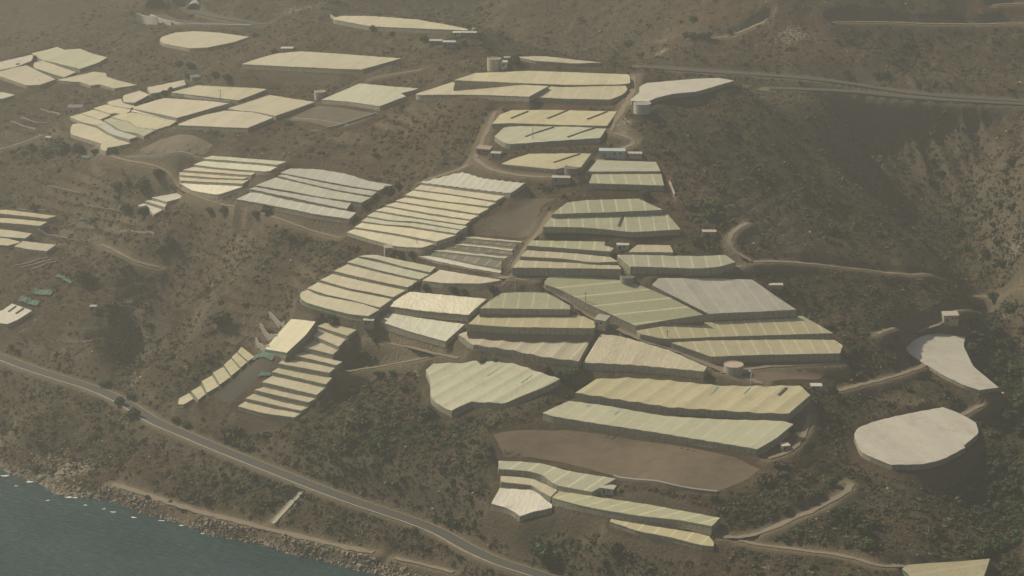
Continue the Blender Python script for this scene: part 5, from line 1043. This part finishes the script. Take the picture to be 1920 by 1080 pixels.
def scatter(name, X, Y, Z, R, protos, mtl, cols=None, label=None, squash=(.7, 1.0), sink=.15, seed=5):
    r = np.random.default_rng(seed); V, F, C = [], [], []; base = 0
    which = r.integers(len(protos), size=len(X))
    for k, (pv, pf) in enumerate(protos):
        m_ = np.where(which == k)[0]
        if not len(m_): continue
        a = r.uniform(0, 2*math.pi, len(m_)); sx = R[m_]*r.uniform(.8, 1.2, len(m_)); sy = R[m_]*r.uniform(.8, 1.2, len(m_)); sz = R[m_]*r.uniform(*squash, len(m_))
        px, py, pz = pv[None, :, 0]*sx[:, None], pv[None, :, 1]*sy[:, None], pv[None, :, 2]*sz[:, None]
        ca_, sa = np.cos(a)[:, None], np.sin(a)[:, None]
        V.append(np.stack([px*ca_-py*sa+X[m_][:, None], px*sa+py*ca_+Y[m_][:, None], pz+Z[m_][:, None]-sink*R[m_][:, None]], -1).reshape(-1, 3))
        F.append((pf[None]+(np.arange(len(m_))*len(pv))[:, None, None]+base).reshape(-1, pf.shape[1])); base += len(m_)*len(pv)
        if cols is not None: C.append(np.repeat(cols[m_], len(pv), 0))
    V, F = np.concatenate(V), np.concatenate(F); nf, k = F.shape
    me_ = bpy.data.meshes.new(name); me_.vertices.add(len(V)); me_.vertices.foreach_set('co', V.astype(np.float32).ravel()); me_.loops.add(nf*k); me_.loops.foreach_set('vertex_index', F.ravel().astype(np.int32))
    me_.polygons.add(nf); me_.polygons.foreach_set('loop_start', (np.arange(nf)*k).astype(np.int32)); me_.update(calc_edges=True)
    if cols is not None:
        c_ = me_.color_attributes.new('tone', 'FLOAT_COLOR', 'POINT'); C = np.concatenate(C); c_.data.foreach_set('color', np.concatenate([C, np.ones((len(C), 1))], 1).astype(np.float32).ravel())
    return obj(name, me_, mtl)
def tone_mat(name, rough=.9):
    m, n, b, N, L = mat(name); a = N('ShaderNodeAttribute'); a.attribute_name = 'tone'; L(a.outputs['Color'], b.inputs['Base Color']); b.inputs['Roughness'].default_value = rough; b.inputs['Specular IOR Level'].default_value = .15; return m
def tuft(seed, n=13):
    """a loose tuft: small leaf-like faces round a low dome"""
    r = np.random.default_rng(seed); V, F = [], []
    for k in range(n):
        v = r.normal(size=3); v[2] = abs(v[2]); v /= np.linalg.norm(v); p = v*r.uniform(.55, 1)*np.array([1, 1, .85]); nrm = v+r.normal(size=3)*.4; t1 = np.cross(nrm, r.normal(size=3)); t1 /= np.linalg.norm(t1); t2 = np.cross(nrm, t1); t2 /= np.linalg.norm(t2); s = r.uniform(.3, .55)
        V += [p-t1*s-t2*s*.6, p+t1*s-t2*s*.5, p+t2*s]; F.append((3*k, 3*k+1, 3*k+2))
    return np.array(V), np.array(F)
TUFTS = [tuft(s) for s in range(6)]
rc = RNG.uniform(size=(len(cx), 1)); dry = (RNG.uniform(size=(len(cx), 1)) > .62+.35*np.clip(ve, 0, 1)[:, None])
cols = np.where(dry, np.array([[.108, .080, .048]])*(.6+.8*rc), np.array([[.048, .056, .027]])*(.55+.9*rc))
r_i = rest
scr = scatter('scrub', cx[r_i], cy[r_i], zz[r_i], rad[r_i], TUFTS, tone_mat('scrub_leaves'), cols[r_i]); tag(scr, 'low dry scrub covering the hillsides', 'scrub', kind='stuff')
# hedge bands under and between roofs
# ---------------------------------------------------------------- rocks: revetment by the sea, loose stones elsewhere
ico = bmesh.new(); bmesh.ops.create_icosphere(ico, subdivisions=1, radius=1); iv = np.array([v.co[:] for v in ico.verts]); itf = np.array([[v.index for v in f.verts] for f in ico.faces]); ico.free()
RP = []
for s in range(5):
    r = np.random.default_rng(900+s); RP.append((iv*(1+r.uniform(-.32, .25, (len(iv), 1)))*np.array([1, .8, .7]), itf))
line = chain([at_height(u, v, 5) for u, v in [(190,915),(215,922),(290,946),(380,976),(480,998),(600,1028),(700,1050),(800,1076),(900,1110)]], 2.0)
n_r = 8200; k = RNG.integers(0, len(line)-1, n_r); off = RNG.uniform(-15.5, .5, n_r); T2 = np.gradient(line, axis=0); T2 /= np.linalg.norm(T2, axis=1)[:, None]; N2 = np.stack([-T2[:, 1], T2[:, 0]], 1)
rp = line[k]+N2[k]*off[:, None]+RNG.normal(0, .6, (n_r, 2)); rz = gt(rp[:, 0], rp[:, 1]); m_ = rz > -1.6; rp, rz = rp[m_], rz[m_]; rr = RNG.gamma(3, .17, len(rp))+.22
# scattered shore rocks in the cove
sh = np.array([world_of(RNG.uniform(0, 250), RNG.uniform(850, 940)) or (0, 0) for _ in range(500)]); sz_ = gt(sh[:, 0], sh[:, 1]); m2 = (sz_ > -1.4) & (sz_ < 5) & (sh[:, 1] > 0); sh, sz_ = sh[m2], sz_[m2]; sr = RNG.gamma(2.5, .35, len(sh))+.3
du = np.hypot(rp[:, 0], rp[:, 1]); uu_ = rp[:, 0]/(rp[:, 1]*math.cos(PITCH)+520*math.sin(PITCH))*FPX+960; vv = 540+FPX*np.tan(np.arctan2(CAM_Z-rz, rp[:, 1])-PITCH)
vis = (vv < 1075) & (uu_ > 5); o2 = np.argsort(-(rr/du)*vis); nb, rb = o2[:300], o2[300:]
ROCKM = simple('boulder_stone', (.23, .20, .15), .9, .45, .35); RMS = []
for pv, pf in RP:
    mb = MB(); mb.add([tuple(p) for p in pv], [tuple(f) for f in pf]); me_ = mb.mesh('boulder'); me_.materials.append(ROCKM); RMS.append(me_)
for k, i in enumerate(nb):
    o_ = obj('boulder', RMS[k % 5], None, None, (float(rp[i, 0]), float(rp[i, 1]), float(rz[i])+.25*float(rr[i]))); o_.scale = (float(rr[i]),)*3; o_.rotation_euler = (k*.7, k*1.9, k*2.3)
    tag(o_, 'grey brown boulder in the rock bank between the shore path and the sea', 'boulder', 'boulders of the sea bank')
rc = RNG.uniform(size=(len(rp), 1)); rcol = np.array([[.20, .175, .13]])*(.4+1.3*rc**1.5)
tag(scatter('boulder_bank', rp[rb, 0], rp[rb, 1], rz[rb]+.2, rr[rb], RP, tone_mat('bank_stone'), rcol[rb]), 'smaller boulders filling the sea bank', 'boulders', kind='stuff')
tag(scatter('shore_rocks', sh[:, 0], sh[:, 1], sz_, sr, RP, tone_mat('shore_stone'), np.array([[.15, .135, .10]])*(.5+RNG.uniform(size=(len(sh), 1)))), 'dark rocks scattered in the cove', 'rocks', kind='stuff')
# pale stones on the hillsides
n_s = 90000; sy = RNG.uniform(905, 1850, n_s); sx_ = RNG.uniform(-1, 1, n_s)*(sy*.26+30); rk = lookup(gx, gy, rock, sx_, sy); pr = .045+.5*rk
m3 = (RNG.uniform(size=n_s) < pr) & (FREE(sx_, sy) > .5) & (gt(sx_, sy) > 2.5); sx_, sy, rk = sx_[m3], sy[m3], rk[m3]
st_r = RNG.gamma(2.0, .17, len(sx_))+.12+.25*rk
tag(scatter('stones', sx_, sy, gt(sx_, sy), st_r, RP, tone_mat('stone'), np.array([[.36, .32, .25]])*(.6+.7*RNG.uniform(size=(len(sx_), 1)))), 'loose pale stones on the hillsides', 'stones', kind='stuff')

# ---------------------------------------------------------------- sea
def sea_mat():
    m, n, b, N, L = mat('sea_water'); ge = N('ShaderNodeNewGeometry')
    def noise(s, sc_, d):
        mp = N('ShaderNodeMapping'); mp.inputs['Scale'].default_value = sc_; mp.inputs['Rotation'].default_value = (0, 0, .5); L(ge.outputs['Position'], mp.inputs[0]); x = N('ShaderNodeTexNoise'); x.inputs['Scale'].default_value = s; x.inputs['Detail'].default_value = d; L(mp.outputs[0], x.inputs['Vector']); return x.outputs['Fac']
    a, c = noise(.16, (1, 2.2, 1), 8), noise(.02, (1, 1.6, 1), 4)
    r = ramp(N, [(.35, (.011, .040, .047)), (.65, (.019, .055, .060))]); L(c, r.inputs[0]); L(r.outputs[0], b.inputs['Base Color'])
    wc = N('ShaderNodeMapRange'); wc.inputs[1].default_value = .80; wc.inputs[2].default_value = .82; L(noise(.22, (1, 2.5, 1), 6), wc.inputs[0]); mx = N('ShaderNodeMix'); mx.data_type = 'RGBA'; L(wc.outputs[0], mx.inputs[0]); L(r.outputs[0], mx.inputs[6]); mx.inputs[7].default_value = (.5, .5, .47, 1); L(mx.outputs[2], b.inputs['Base Color'])
    b.inputs['Roughness'].default_value = .22; b.inputs['IOR'].default_value = 1.33
    bp = N('ShaderNodeBump'); bp.inputs['Distance'].default_value = 1.6; bp.inputs['Strength'].default_value = 1; L(a, bp.inputs['Height']); L(bp.outputs[0], b.inputs['Normal']); return m
mb = MB(); mb.add([(-4380, -4380, 0), (4380, -4380, 0), (4380, 1800, 0), (-4380, 1800, 0)], [(0, 1, 2, 3)]); tag(mb.build('sea', sea_mat()), kind='structure')
# foam where the swell meets the rocks
FOAM = simple('foam', (.62, .62, .58), .7, .1); fm = MB()
for u, v, a_ in [(10,892,4.5),(55,903,4),(75,886,2.5),(30,911,2),(130,932,4),(142,933,3),(160,947,2),(212,960,3),(195,954,2),(250,970,3),(300,976,2),(340,985,2.5),(380,1000,2),(305,976,2),(700,1072,3),(550,1038,2),(480,1020,2),(20,850,3),(35,862,4),(90,938,2)]:
    x, y = at_height(u, v, .05); n = 14; ph = random.uniform(0, 6)
    fm.add([(x+a_*.5*(1+.45*math.sin(3*t+ph))*math.cos(t), y+a_*.28*(1+.3*math.cos(2*t+ph))*math.sin(t), .05) for t in [2*math.pi*j/n for j in range(n)]], [tuple(range(n))])
tag(fm.build('foam', FOAM), 'white foam patches along the rocky shore', 'foam', kind='stuff')

# ---------------------------------------------------------------- haze
mb = MB(); mb.box(-4600, 4600, -4600, 4600, float(ZT.min())-1, 535); hz = mb.mesh('haze'); m = bpy.data.materials.new('haze_air'); m.use_nodes = True
for nd in list(m.node_tree.nodes):
    if nd.type == 'BSDF_PRINCIPLED': m.node_tree.nodes.remove(nd)
pv = m.node_tree.nodes.new('ShaderNodeVolumePrincipled'); pv.inputs['Color'].default_value = HAZE['color']+(1,); pv.inputs['Density'].default_value = HAZE['density']; pv.inputs['Anisotropy'].default_value = HAZE['aniso']
m.node_tree.links.new(pv.outputs[0], m.node_tree.nodes['Material Output'].inputs['Volume'])
tag(obj('haze', hz, m), 'thin warm haze over the whole hillside', 'haze', kind='stuff')
print('objects', len(bpy.data.objects), 'shrubs', len(cx), 'stones', len(sx_))
